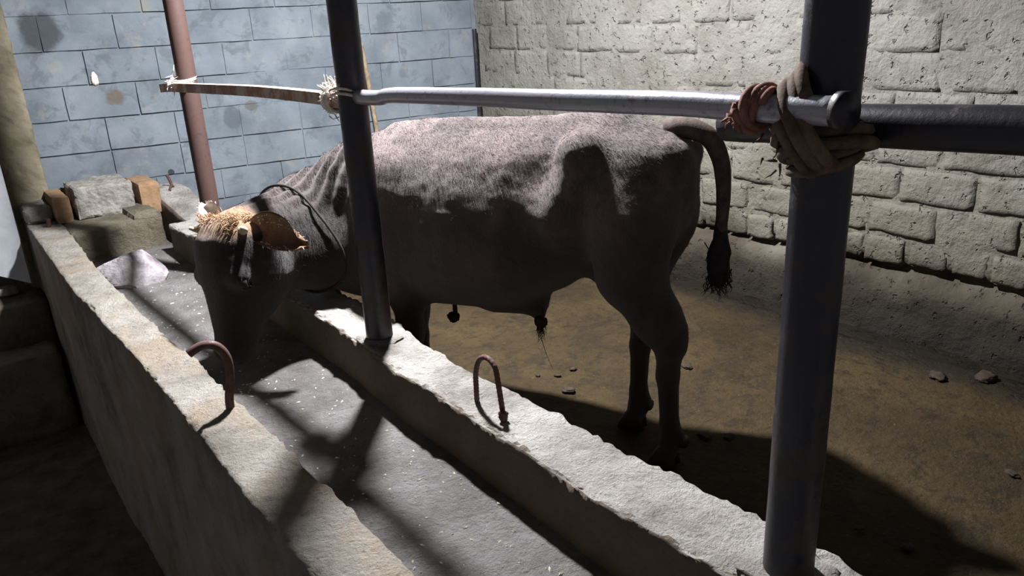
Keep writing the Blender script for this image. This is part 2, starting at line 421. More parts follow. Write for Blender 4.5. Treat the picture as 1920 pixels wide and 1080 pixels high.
# white splash on the blue wall
V, Fc = rock_vf((0.035, 0.02, 0.07), 5, 5, 0.35, 0.2)
link('mortar_splash', mesh('mortar_splash', V, Fc), M_ROPE_W, loc=wallpt(0.94, 0.765, 0.004), label='small white mortar splash stuck on the blue block wall', cat='splash')

# ------------------------------------------------------------------ wall_right : rough plastered blocks
XR = 3.50
def wall_right():
    ys = np.arange(-1.2, 5.12, 0.025); zs = np.arange(-0.52, 2.63, 0.025)
    Y, Z = np.meshgrid(ys, zs, indexing='ij'); P = np.stack([Y, Z, np.zeros_like(Y)], -1)
    low = np.clip((0.5-Z)/0.8, 0, 1)
    out = 0.002-0.006*low+(0.009+0.006*low)*vnoise(P, 4.2, 51)+0.005*vnoise(P, 20, 52)
    sk = np.clip((-0.20-Z)/0.10, 0, 1); sk = sk*sk*(3-2*sk)
    gro = np.exp(-((Z+0.205)/0.022)**2)*(0.75+0.7*vnoise(P, 6, 57))      # open joint above the footing
    out = out+sk*(0.045+0.04*np.clip((-0.25-Z)/0.2, 0, 1)+0.016*vnoise(P, 8, 53))-0.10*np.clip(gro, 0, 1)
    fr = np.stack([XR-out, Y, Z], -1).reshape(-1, 3)
    bk = np.array([(XR+0.2, y, z) for y in (-1.2, 5.3) for z in (-0.52, 2.63)])
    V, Fc = join([(fr, grid_faces(len(ys), len(zs))), (bk, [(0, 2, 3, 1)])])
    root = link('wall_right', mesh('wall_right', V, Fc), MR, kind='structure', label='right wall of rough lime-plastered blocks')
    rnd = random.Random(8); var = {}
    def block(Lb, Hb, k, rough):
        key = (round(Lb, 2), round(Hb, 3), k, rough)
        if key in var: return var[key]
        nx, nz, g, D = 11, 7, 0.003+0.005*rough, 0.06
        us = np.linspace(-Lb/2+g, Lb/2-g, nx); ws = np.linspace(-Hb/2+g, Hb/2-g, nz)
        U, Wz = np.meshgrid(us, ws, indexing='ij'); Pn = np.stack([U, Wz, np.full_like(U, k*5.1+rough)], -1)
        eu = np.minimum(U+Lb/2, Lb/2-U); ew = np.minimum(Wz+Hb/2, Hb/2-Wz); e = np.clip(np.minimum(eu, ew)/0.018, 0, 1)
        # cut corners, lumpy outline
        cu = np.clip(1-np.hypot(np.clip(1-eu/0.05, 0, 1), np.clip(1-ew/0.05, 0, 1)), 0, 1)
        U2 = U*(1-0.03*rough*(1-cu))+0.010*(0.5+rough)*vnoise(Pn, 11, 140+k); Wz2 = Wz*(1-0.06*rough*(1-cu))+0.009*(0.5+rough)*vnoise(Pn, 11, 160+k)
        xo = -((0.003+0.006*rough)*vnoise(Pn, 14, 180+k)+(0.0015+0.012*rough)*vnoise(Pn, 5, 190+k)+(0.0012+0.008*rough)*(e-1)+0.002)
        Vf = np.stack([xo, U2, Wz2], -1).reshape(-1, 3)
        ring = [i*nz for i in range(nx)]+[(nx-1)*nz+j for j in range(1, nz)]+[i*nz+nz-1 for i in range(nx-2, -1, -1)]+[j for j in range(nz-2, 0, -1)]
        Vb = Vf[ring]+np.array([D, 0, 0]); n0 = len(Vf); m = len(ring)
        Ff = [f[::-1] for f in grid_faces(nx, nz)]
        Fs = [(ring[i], ring[(i+1) % m], n0+(i+1) % m, n0+i) for i in range(m)]
        me = mesh('block', np.concatenate([Vf, Vb]), Ff+Fs); me.materials.append(MR)
        var[key] = me; return me
    CH = 0.165
    for row in range(0, 10):
        bottom = row == 0
        Hb = 0.14 if bottom else CH
        zc = -0.20+Hb/2 if bottom else -0.06+CH*(row-0.5)
        Lb = 0.165 if bottom else 0.33
        y = -0.6+(row % 2)*Lb*0.5+rnd.uniform(-.03, .03)
        while y < 4.95:
            Lc = Lb*(rnd.choice((0.85, 1, 1, 1.2)) if bottom else rnd.choice((0.9, 1.0, 1.0, 1.1)))
            yc = y+Lc/2
            if yc+Lc/2 < 4.99:
                o = link('block', block(Lc, Hb, rnd.randrange(3), 1.0 if row < 2 else (0.55 if row < 4 else 0.15)), None, root)
                kk = 1.0 if row < 3 else 0.3
                o.location = (XR-rnd.uniform(-0.003, 0.008)*kk, yc, zc+0.012*math.sin(yc*1.7)); o.rotation_euler = (rnd.uniform(-.02, .02), rnd.uniform(-.015, .015)*kk, rnd.uniform(-.015, .015)*kk)
            y += Lc
    return root
WR = wall_right()

# ------------------------------------------------------------------ pillar, door, steps at the far end of the alley
def rough_box(x0, x1, y0, y1, z0, z1, st=0.03, amp=0.006, seed=0, rnd_c=0.012):
    """box with noisy faces and worn edges"""
    nx, ny, nz = [max(2, int(round(d/st))) for d in (x1-x0, y1-y0, z1-z0)]
    V, Fc, idx = [], [], {}
    N = (nx, ny, nz)
    def vid(i, j, k):
        if (i, j, k) not in idx:
            idx[(i, j, k)] = len(V); V.append((x0+(x1-x0)*i/nx, y0+(y1-y0)*j/ny, z0+(z1-z0)*k/nz))
        return idx[(i, j, k)]
    for ax in range(3):
        b1, b2 = (ax+1) % 3, (ax+2) % 3
        for s in (0, N[ax]):
            for i in range(N[b1]):
                for j in range(N[b2]):
                    q = []
                    for a, b in ((i, j), (i+1, j), (i+1, j+1), (i, j+1)):
                        c = [0, 0, 0]; c[ax] = s; c[b1] = a; c[b2] = b; q.append(vid(*c))
                    Fc.append(tuple(q if s else q[::-1]))
    V = np.array(V, float); c = np.array([(x0+x1)/2, (y0+y1)/2, (z0+z1)/2]); hf = np.array([x1-x0, y1-y0, z1-z0])/2
    d = V-c; on = (np.abs(np.abs(d)-hf) < 1e-6).sum(1)
    nrm = np.where(np.abs(np.abs(d)-hf) < 1e-6, np.sign(d), 0.0)
    nl = np.linalg.norm(nrm, axis=1)[:, None]; nu = nrm/np.maximum(nl, 1e-9)
    V = V+nu*(amp*vnoise(V+seed, 14, seed)+0.6*amp*vnoise(V+seed, 40, seed+1))[:, None]
    V = V-nrm*np.where(on >= 2, rnd_c*(0.5+0.9*np.abs(vnoise(V, 25, seed+2))), 0)[:, None]
    return V, Fc
V, Fc = rough_box(0.335, 0.545, 5.36, 5.62, -0.6, 2.62, 0.03, 0.009, 4, 0.008)
link('trim_1', mesh('trim_1', V, Fc, False), MP, kind='structure', label='brown rendered pillar at the left end of the blue wall')
V, Fc = rough_box(-2.2, 0.335, 5.62, 5.75, -1.15, 2.62, 0.10, 0.01, 6)
link('wall_far_left', mesh('wall_far_left', V, Fc), MP, kind='structure', label='dim rendered wall behind the open door')
# door leaf
dr = link('door_1', None, kind='structure', label='off-white sheet metal door at the far end of the alley')
A0, A1 = np.array([0.325, 5.20]), np.array([-0.25, 5.34])
def door_panel():
    d = (A1-A0); L = np.linalg.norm(d); d /= L; nrm = np.array([-d[1], d[0]])
    prof = [(0, -0.35), (L, -0.06), (L, 1.5), (0, 1.5)]
    V = []
    for s in (0, 0.02):
        for (u, z) in prof:
            p = A0+d*u+nrm*s; V.append((p[0], p[1], z))
    return np.array(V), [(0, 1, 2, 3), (7, 6, 5, 4), (0, 4, 5, 1), (1, 5, 6, 2), (2, 6, 7, 3), (3, 7, 4, 0)]
V, Fc = door_panel(); link('door_sheet', mesh('door_sheet', V, Fc, False), M_DOOR, dr)
for z0, z1 in ((-0.05, 0.07), (0.22, 0.34)):
    d = (A1-A0)/np.linalg.norm(A1-A0); nr = np.array([d[1], -d[0]])
    c0 = A0+d*0.03+nr*0.002; c1 = A0+d*0.048+nr*0.002
    V = np.array([(c0[0], c0[1], z0), (c1[0], c1[1], z0+0.01), (c1[0], c1[1], z1), (c0[0], c0[1], z1-0.01)]); V2 = V+np.array([nr[0], nr[1], 0])*0.006
    link('slot', mesh('slot', np.concatenate([V2, V]), [(0, 1, 2, 3), (7, 6, 5, 4), (0, 4, 5, 1), (1, 5, 6, 2), (2, 6, 7, 3), (3, 7, 4, 0)], False), M_SOCK, dr)
V, Fc = rough_box(-0.9, 0.372, 5.06, 5.6, -1.16, -0.43, 0.045, 0.010, 11)
link('door_step', mesh('door_step', V, Fc), M_STEP, label='grimy cement doorstep below the white metal door', cat='step')
V, Fc = rough_box(-0.9, 0.345, 4.78, 5.035, -1.16, -0.66, 0.045, 0.016, 13)
link('door_step', mesh('door_step.001', V, Fc), M_STEP, label='lower crumbling cement step in front of the doorstep', cat='step')
for i, (x, y, s, lab) in enumerate(((0.20, 5.30, 0.07, 'small rubble lump on the doorstep under the white door, nearest the trough'), (0.10, 5.38, 0.06, 'small rubble lump on the doorstep under the white door, further left'))):
    V, Fc = rock_vf((s*1.5, s, s*0.8), 30+i, 6, 0.3, 0.3); link('rubble_lump', mesh('rubble_lump', V, Fc), M_ROUGHB, loc=(x, y, -0.425+s*0.42), label=lab, cat='stone', group='rubble on the doorstep')

# ------------------------------------------------------------------ trough walls
def curb(name, left, right, ztop, zl, zr, y0, y1, mat, seed, label):
    ys = np.concatenate([np.arange(y0, min(3.0, y1), 0.014), np.arange(3.0, y1+0.01, 0.022)]) if y1 > 3 else np.arange(y0, y1+.01, 0.014)
    ly, lx = zip(*sorted((b, a) for a, b in left)); ry, rx = zip(*sorted((b, a) for a, b in right))
    V = []
    b = 0.012; nS, nTp = 9, 15
    for y in ys:
        xl = np.interp(y, ly, lx); xr = np.interp(y, ry, rx)
        prof = []
        for k in range(nS): prof.append((xl, zl+(ztop-b-zl)*k/(nS-1), -1, 0, 0.35))
        prof.append((xl+b*0.3, ztop-b*0.3, -0.7, 0.7, 1.0))
        for k in range(nTp): prof.append((xl+b+(xr-xl-2*b)*k/(nTp-1), ztop, 0, 1, 0.5 if 0 < k < nTp-1 else 0.9))
        prof.append((xr-b*0.3, ztop-b*0.3, 0.7, 0.7, 1.0))
        for k in range(nS): prof.append((xr, ztop-b-(ztop-b-zr)*k/(nS-1), 1, 0, 0.35))
        V.append([(p[0], y, p[1], p[2], p[3], p[4]) for p in prof])
    A = np.array(V); P = A[..., :3]; n3 = np.stack([A[..., 3], np.zeros_like(A[..., 3]), A[..., 4]], -1)
    nz = 0.012*vnoise(P, 13, seed)+0.012*vnoise(P, 48, seed+1, 2)
    big = 0.010*vnoise(P*np.array([1, 0.5, 1]), 5, seed+2)
    P = P+n3*((nz-0.003)*A[..., 5]+big*0.5)[..., None]
    nu, nv = P.shape[:2]
    Fc = [f[::-1] for f in grid_faces(nu, nv)]
    Fc.append(tuple(range(nv))); Fc.append(tuple((nu-1)*nv+k for k in range(nv-1, -1, -1)))
    return link(name, mesh(name, P.reshape(-1, 3), Fc), mat, label=label, cat='trough wall')
IL = [(0.99, -1.2), (1.0, 0.7), (0.985, 0.92), (0.980, 1.08), (0.986, 1.35), (0.987, 1.68), (0.980, 1.9), (0.995, 2.17), (1.005, 2.47), (1.0, 3.2), (0.99, 4.53)]
IR = [(1.20, -1.2), (1.2, 0.53), (1.196, 0.77), (1.183, 0.96), (1.162, 1.17), (1.176, 1.43), (1.168, 1.64), (1.154, 1.85), (1.162, 2.04), (1.188, 2.30), (1.19, 3.2), (1.19, 4.53)]
OL = [(0.40, -1.2), (0.40, 1.27), (0.40, 1.46), (0.396, 1.6), (0.401, 1.92), (0.396, 2.29), (0.394, 2.59), (0.386, 2.87), (0.374, 3.34), (0.360, 3.57), (0.365, 4.15), (0.374, 5.36)]
OR = [(0.56, -1.2), (0.557, 1.11), (0.557, 1.40), (0.550, 1.65), (0.554, 1.92), (0.536, 2.08), (0.546, 2.43), (0.525, 2.78), (0.513, 3.32), (0.508, 3.92), (0.535, 4.74), (0.54, 5.36)]
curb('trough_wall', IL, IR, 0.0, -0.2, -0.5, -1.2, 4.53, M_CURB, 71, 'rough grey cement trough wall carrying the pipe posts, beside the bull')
curb('trough_wall', OL, OR, 0.0, -1.2, -0.2, -1.2, 5.36, M_CURB2, 91, 'outer sandy cement trough wall along the dark alley, rusted hook on top')

# far end of the trough
te = empty('trough_end_wall', (0.75, 4.85, ZT), label='stepped far end of the trough built of bricks and broken blocks', cat='trough end')
def local_link(name, vf, mat, par, smooth=False, label=None):
    V, Fc = vf; o = np.array(par.location)
    return link(name, mesh(name, V-o, Fc, smooth), mat, par, label=label)
local_link('ledge', rough_box(0.525, 0.93, 4.72, 5.42, ZT-0.06, 0.0, 0.03, 0.006, 15), M_LEDGE, te)
local_link('ledge', rough_box(0.86, 1.02, 4.76, 5.40, ZT-0.06, 0.035, 0.03, 0.010, 16), M_LEDGE, te)
local_link('brick', rough_box(0.515, 0.60, 5.01, 5.40, 0.0, 0.148, 0.02, 0.003, 17, 0.005), M_BRICK, te, label='brown fired brick standing at the outer corner')
local_link('block', rough_box(0.625, 0.945, 5.02, 5.38, 0.0, 0.185, 0.018, 0.014, 18, 0.008), M_ROUGHB, te, label='broken grey block')
local_link('brick', rough_box(0.970, 1.09, 5.00, 5.36, -0.03, 0.16, 0.02, 0.003, 19, 0.005), M_BRICK, te, label='brown fired brick standing at the inner corner')
local_link('block', rough_box(0.37, 0.51, 5.12, 5.36, 0.0, 0.10, 0.022, 0.009, 20), M_ROUGHB, te, label='low broken block over the outer trough wall')
# sloping slab at the end of the inner wall
def slab():
    V, Fc = rough_box(1.10, 1.32, 4.56, 5.34, -0.46, 0.0, 0.03, 0.007, 23)
    k = np.clip((V[:, 1]-4.66)/0.5, 0, 1); top = np.clip((V[:, 2]+0.3)/0.3, 0, 1)
    V[:, 2] += (0.10*k-0.012)*top
    V[:, 0] += -0.03*k
    return V, Fc
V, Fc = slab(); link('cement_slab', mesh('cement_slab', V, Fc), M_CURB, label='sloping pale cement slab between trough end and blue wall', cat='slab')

# stone lying in the trough
def stone():
    V, Fc = rock_vf((0.30, 0.34, 0.20), 12, 12, 0.20, 0.35, 1.3)
    for d, k in (((0.5, -0.6, 0.62), 0.105), ((-0.75, -0.3, 0.55), 0.112), ((0.1, 0.5, 0.85), 0.10), ((-0.2, -0.9, 0.2), 0.125), ((0.9, 0.1, 0.3), 0.12)):
        d = np.array(d); d /= np.linalg.norm(d); h = V@d; V = V-np.outer(np.maximum(h-k, 0)*0.9, d)
    return V, Fc
V, Fc = stone(); so = link('stone', mesh('stone', V*np.array([0.86, 0.86, 0.80]), Fc, False), M_STONE, loc=(0.70, 4.12, ZT+0.060), label='large pale angular stone lying in the trough', cat='stone'); so.rotation_euler = (0.05, -0.1, 0.5)

# ------------------------------------------------------------------ posts and rails
def post(x, y, r, mat, label, seed, z1=2.62, lean=(0, 0)):
    zs = np.linspace(-0.03, z1, 60)
    path = np.stack([x+lean[0]*zs, y+lean[1]*zs, zs], -1)
    V, Fc = tube(path, r, 24, rough=0.0012, seed=seed)
    root = empty('steel_post', (x, y, 0), label=label, cat='post', group='pipe posts on the trough wall')
    link('pipe', mesh('pipe', V-np.array([x, y, 0]), Fc), mat, root)
    return root
PA = post(1.066, 3.905, 0.0445, M_RUST, 'red-brown rusted pipe post farthest away, by the stepped trough end', 1)
zs = [0.62, 0.905, 1.21]
for z in (1.215,):
    V, Fc = tube([(0, 0, z-0.008), (0, 0, z+0.008)], 0.0465, 24); link('weld_ring', mesh('weld_ring', V, Fc), M_RUST, PA)
PB = post(1.068, 2.19, 0.0445, M_DARKP, 'dark pipe post standing in front of the bull\'s shoulder', 2)
PC = post(1.082, 0.640, 0.0450, M_DARKP, 'thick dark pipe post nearest the camera', 3)
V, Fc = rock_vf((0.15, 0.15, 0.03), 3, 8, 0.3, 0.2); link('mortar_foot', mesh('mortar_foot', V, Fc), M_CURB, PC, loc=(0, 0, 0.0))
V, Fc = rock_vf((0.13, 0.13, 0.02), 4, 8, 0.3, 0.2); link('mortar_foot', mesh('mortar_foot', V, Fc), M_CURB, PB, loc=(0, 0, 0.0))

# rails
rl = catmull([(0.999, 4.13, 0.752), (1.000, 3.9, 0.765), (1.022, 3.4, 0.776), (1.045, 2.9, 0.784), (1.062, 2.43, 0.783), (1.068, 2.237, 0.778)], 8)
rr = np.full(len(rl), 0.027); rr[0] = 0.010; rr[1] = 0.020
V, Fc = tube(rl, rr, 4, square=0.0)
link('cross_rail', mesh('cross_rail', V, Fc, False), M_BEAM, label='rusty square bar rail between far post and middle post', cat='rail', group='horizontal rails')
rr2 = empty('cross_rail', (1.1, 1.4, 0.82), label='worn steel pipe rail with bright top, from middle post to nearest post', cat='rail', group='horizontal rails')
pth = catmull([(1.066, 2.143, 0.797), (1.068, 2.02, 0.800), (1.070, 1.93, 0.811), (1.068, 1.56, 0.824), (1.052, 1.19, 0.836), (1.032, 0.9, 0.848), (1.017, 0.72, 0.852), (1.012, 0.572, 0.856)], 6)
V, Fc = tube(pth, 0.0215, 20, rough=0.0008, seed=4); link('pipe', mesh('pipe', V-np.array(rr2.location), Fc), M_STEEL, rr2)
d = pth[-1]-pth[-2]; d /= np.linalg.norm(d)
V, Fc = tube([pth[-1]-d*0.012, pth[-1]+d*0.006], 0.0275, 20); link('end_cap', mesh('end_cap', V-np.array(rr2.location), Fc), M_DARKP, rr2, label='dark rubber end cap')
pth = [(1.167, 0.885, 0.800), (1.163, 0.63, 0.815), (1.155, 0.3, 0.830), (1.150, -0.3, 0.85)]
V, Fc = tube(catmull(pth, 6), 0.033, 20, rough=0.001, seed=6)
link('cross_rail', mesh('cross_rail', V, Fc), M_DARKP, label='thick dark pipe rail leaving the frame on the right', cat='rail', group='horizontal rails')

# cord ties
def coil(c, axis, r, turns, pitch, thick, seed, tilt=0.3, n=26, ecc=(1, 1)):
    axis = np.array(axis, float); axis /= np.linalg.norm(axis)
    u = np.cross(axis, [0.3, 0.1, 1.0]) if abs(axis[2]) < 0.8 else np.array([1.0, 0, 0]); u -= axis*(u@axis); u /= np.linalg.norm(u); v = np.cross(axis, u)
    N = int(turns*n); t = np.linspace(0, turns*2*math.pi, N); rn = random.Random(seed)
    ph = rn.random()*6
    rr = r*(1+0.05*np.sin(t*1.7+ph))
    P = np.array(c)+np.outer(rr*np.cos(t)*ecc[0], u)+np.outer(rr*np.sin(t)*ecc[1], v)+np.outer((t/(2*math.pi)-turns/2)*pitch+tilt*r*np.sin(t+ph), axis)
    return tube(P, thick, 6)
def fringe(c, n, L, rad, seed, spread=0.02, down=0.5):
    rn = random.Random(seed); parts = []
    for i in range(n):
        p0 = np.array(c)+np.array([rn.gauss(0, spread) for _ in range(3)])
        dd = np.array([rn.gauss(0, 1), rn.gauss(0, 1), rn.gauss(0, 0.8)-down]); dd /= np.linalg.norm(dd)
        k = np.array([rn.gauss(0, .3) for _ in range(3)])
        parts.append(tube([p0, p0+dd*L*0.5+k*L*0.2, p0+dd*L], [rad, rad*0.8, rad*0.25], 4))
    return join(parts)
def tie(name, c, label, mat, parts, cat='tie'):
    V, Fc = join(parts); V = V-np.array(c)
    return link(name, mesh(name, V, Fc), mat, loc=c, label=label, cat=cat, group='cord and rag ties')
c = (1.045, 3.905, 0.775)
tie('wire_tie', c, 'pale wire wrapped round the farthest rusty post', M_ROPE_W, [coil((1.05, 3.905, 0.795), (0.1, 0, 1), 0.053, 3, 0.008, 0.0035, 1, 0.25), coil((1.03, 3.92, 0.77), (0.6, 0.2, 0.8), 0.06, 2, 0.01, 0.0035, 2, 0.4), fringe((1.0, 3.88, 0.79), 14, 0.05, 0.003, 3, 0.018, 0.1)])
c = (1.064, 2.30, 0.785)
tie('cord_tie', c, 'frayed white cord tied behind the middle post', M_ROPE_W, [coil((1.064, 2.30, 0.783), (0.02, -1, 0), 0.036, 4, 0.012, 0.006, 5, 0.3), coil((1.066, 2.20, 0.79), (0.1, 0.2, 1), 0.056, 2, 0.014, 0.0045, 6, 0.35), fringe((1.062, 2.30, 0.806), 110, 0.030, 0.0026, 7, 0.018, -0.1), fringe((1.062, 2.30, 0.755), 40, 0.028, 0.0024, 8, 0.012, 0.5)])
c = (1.05, 0.66, 0.82)
tie('rag_tie', c, 'reddish rag knotted round the rail beside the nearest post', M_ROPE_R, [coil((1.018, 0.722, 0.852), (0.1, -1, 0), 0.0275, 4, 0.010, 0.0065, 11, 0.35), coil((1.018, 0.716, 0.852), (0.3, -1, 0.3), 0.029, 2, 0.012, 0.008, 19, 0.5), fringe((1.0, 0.735, 0.845), 40, 0.024, 0.0045, 13, 0.009, 0.9)])
tie('strap_tie', c, 'brown dusty strap wrapped round the nearest post and both rails', M_ROPE_B, [coil((1.07, 0.655, 0.828), (0.25, -0.75, 0.6), 0.073, 3, 0.016, 0.011, 12, 0.18), coil((1.085, 0.645, 0.80), (0.1, 0.5, 1), 0.062, 2.5, 0.022, 0.010, 15, 0.3), coil((1.082, 0.64, 0.785), (0, 0.1, 1), 0.050, 3, 0.018, 0.009, 16, 0.12), fringe((1.05, 0.68, 0.79), 30, 0.022, 0.0022, 17, 0.020, 0.8)])

# ------------------------------------------------------------------ rebar hooks and pins
def rebar(name, pts, r, label, n=10, loc=None, ribs=True):
    P = catmull(pts, n)
    # resample
    s = np.concatenate([[0], np.cumsum(np.linalg.norm(np.diff(P, axis=0), axis=1))]); m = max(8, int(s[-1]/0.0028)); t = np.linspace(0, s[-1], m)
    P = np.stack([np.interp(t, s, P[:, k]) for k in range(3)], -1)
    rad = r*(1+(0.12*(np.arange(m) % 4 == 0) if ribs else 0))
    V, Fc = tube(P, rad, 10); b = np.array(pts[0])
    return link(name, mesh(name, V-b, Fc), M_REBAR, loc=tuple(b), label=label, cat='hook')
rebar('rebar_hoop', [(1.055, 1.604, -0.03), (1.053, 1.60, 0.04), (1.05, 1.592, 0.09), (1.05, 1.572, 0.133), (1.05, 1.535, 0.152), (1.05, 1.50, 0.136), (1.048, 1.484, 0.08), (1.046, 1.468, 0.0), (1.046, 1.465, -0.03)], 0.0072, 'ribbed rebar hoop set in the inner trough wall in the foreground')
V, Fc = rock_vf((0.022, 0.02, 0.03), 3, 4, 0.4, 0.3); link('mortar_crumb', mesh('mortar_crumb', V, Fc), M_REBAR, loc=(1.04, 1.46, 0.012), label='small rusty crumb at the foot of the rebar hoop', cat='crumb')
rebar('rebar_hook', [(0.510, 2.035, -0.03), (0.512, 2.035, 0.03), (0.526, 2.04, 0.09), (0.527, 2.04, 0.15), (0.508, 2.045, 0.188), (0.478, 2.05, 0.200), (0.452, 2.055, 0.193), (0.436, 2.058, 0.184)], 0.0125, 'bent rusted bar hook on the outer trough wall', ribs=False)
rebar('rebar_pin', [(0.462, 5.0, -0.02), (0.463, 5.0, 0.0), (0.468, 5.0, 0.025), (0.470, 5.0, 0.045)], 0.012, 'short rusty pin stub at the far end of the outer trough wall', ribs=False)
rebar('rebar_pin', [(1.20, 5.16, 0.02), (1.20, 5.16, 0.07), (1.195, 5.17, 0.12), (1.185, 5.18, 0.16)], 0.009, 'upright rebar stub on the sloping cement slab by the blue wall')
rebar('rebar_hoop', [(1.17, 5.10, 0.03), (1.168, 5.10, 0.075), (1.18, 5.12, 0.095), (1.20, 5.14, 0.09), (1.205, 5.15, 0.05)], 0.007, 'small rebar loop on the sloping cement slab by the blue wall')

# rods leaning near the back wall
V, Fc = tube(catmull([(2.66, 5.02, ZF+0.005), (2.617, 5.04, 0.312), (2.585, 5.055, 0.78), (2.573, 5.065, 0.885), (2.555, 5.075, 0.908), (2.535, 5.085, 0.898)], 8), 0.016, 12, rough=0.001)
link('wooden_stick', mesh('wooden_stick', V, Fc), M_STICK, label='pale crooked stick leaning on the blue wall behind the bull', cat='stick')
V, Fc = tube(catmull([(3.435, 4.90, ZF-0.03), (3.435, 4.905, 0.3), (3.437, 4.91, 0.85), (3.437, 4.912, 0.93)], 8), 0.017, 12, rough=0.001)
link('iron_rod', mesh('iron_rod', V, Fc), M_DARKP, label='dark iron rod standing upright in the wall corner', cat='rod')

# ------------------------------------------------------------------ the bull
HM = np.array([1.80, 1.61]); AX = np.array([-0.3927, 0.9197]); LX = np.array([-0.9197, -0.3927])
def toloc(P):
    P = np.asarray(P, float); d = P[..., :2]-HM
    return np.stack([d@AX, d@LX, P[..., 2]-ZF], -1)
def dirloc(v):
    v = np.asarray(v, float); return np.array([v[:2]@AX, v[:2]@LX, v[2]])
def nrmz(v): v = np.asarray(v, float); return v/np.linalg.norm(v)
# head frame (local)
POLL = toloc((0.770, 2.700, 0.363)); MUZ = toloc((0.700, 2.620, -0.120))
HV = MUZ-POLL; HLEN = np.linalg.norm(HV); HV = HV/HLEN
HL = dirloc((0.22, -0.95, -0.20)); HL = nrmz(HL-HV*(HL@HV)); HN = np.cross(HV, HL)
def head_pt(u, v, w): return POLL+HV*(u*HLEN)+HL*v+HN*w

def smin(a, b, k):
    h = np.clip(0.5+0.5*(b-a)/k, 0, 1); return b*(1-h)+a*h-k*h*(1-h)
def ellipsoid(P, c, r, Rm=None):
    d = P-np.array(c)
    if Rm is not None: d = d@np.array(Rm).T
    r = np.array(r); k0 = np.linalg.norm(d/r, axis=-1); k1 = np.linalg.norm(d/(r*r), axis=-1)+1e-9
    return k0*(k0-1)/k1
def cone(P, a, b, ra, rb, ts=1.0):
    """capsule with two radii; ts>1 squashes it sideways (y)"""
    sc = np.array([1, ts, 1.0]); P = P*sc; a = np.array(a)*sc; b = np.array(b)*sc
    ba = b-a; pa = P-a; h = np.clip((pa@ba)/(ba@ba), 0, 1)
    return np.linalg.norm(pa-h[..., None]*ba, axis=-1)-(ra+(rb-ra)*h)
def trunk_sdf(P):
    s, t, z = P[..., 0], P[..., 1], P[..., 2]
    R = np.array([  # s, top, bottom, half width, height of widest point
        (-0.12, 0.99, 0.90, 0.03, 0.5), (-0.095, 1.055, 0.82, 0.085, 0.5), (-0.05, 1.105, 0.74, 0.145, 0.5), (0.05, 1.130, 0.68, 0.178, 0.50),
        (0.17, 1.142, 0.665, 0.192, 0.50), (0.32, 1.128, 0.56, 0.202, 0.46), (0.48, 1.116, 0.482, 0.235, 0.42), (0.68, 1.110, 0.445, 0.245, 0.42),
        (0.86, 1.100, 0.430, 0.222, 0.44), (1.0, 1.080, 0.42, 0.195, 0.46), (1.12, 1.050, 0.43, 0.170, 0.48), (1.24, 1.01, 0.47, 0.125, 0.5), (1.32, 0.93, 0.56, 0.06, 0.5)])
    top = np.interp(s, R[:, 0], R[:, 1]); bot = np.interp(s, R[:, 0], R[:, 2]); wd = np.interp(s, R[:, 0], R[:, 3]); fr = np.interp(s, R[:, 0], R[:, 4])
    zc = bot+(top-bot)*fr; up = z > zc
    hh = np.where(up, top-zc, zc-bot); ex = np.where(up, 1.85, 2.2)
    q = ((np.abs(t)/wd)**ex+(np.abs(z-zc)/hh)**ex)**(1/ex)
    f = (q-1)*np.minimum(wd, hh)*0.9
    return np.maximum(f, np.maximum(s-1.32, -0.12-s))
def head_sdf(P):
    d = P-POLL; u = d@HV/HLEN; v = d@HL; w = d@HN
    R = np.array([  # u, half width, front, back
        (-0.06, 0.070, 0.020, 0.06), (0.0, 0.112, 0.055, 0.10), (0.10, 0.136, 0.080, 0.160), (0.24, 0.144, 0.090, 0.210), (0.38, 0.138, 0.084, 0.250), (0.50, 0.120, 0.070, 0.235),
        (0.64, 0.094, 0.062, 0.165), (0.76, 0.072, 0.056, 0.105), (0.88, 0.074, 0.052, 0.080), (0.96, 0.068, 0.044, 0.064), (1.02, 0.048, 0.022, 0.035)])
    hw, fr, bk = [np.interp(u, R[:, 0], R[:, k]) for k in (1, 2, 3)]
    c = (fr-bk)/2; hd = (fr+bk)/2
    q = ((np.abs(v)/hw)**2.4+(np.abs(w-c)/hd)**2.4)**(1/2.4)
    f = (q-1)*np.minimum(hw, hd)*0.9
    return np.maximum(f, np.maximum((u-1.02)*HLEN, (-0.06-u)*HLEN))
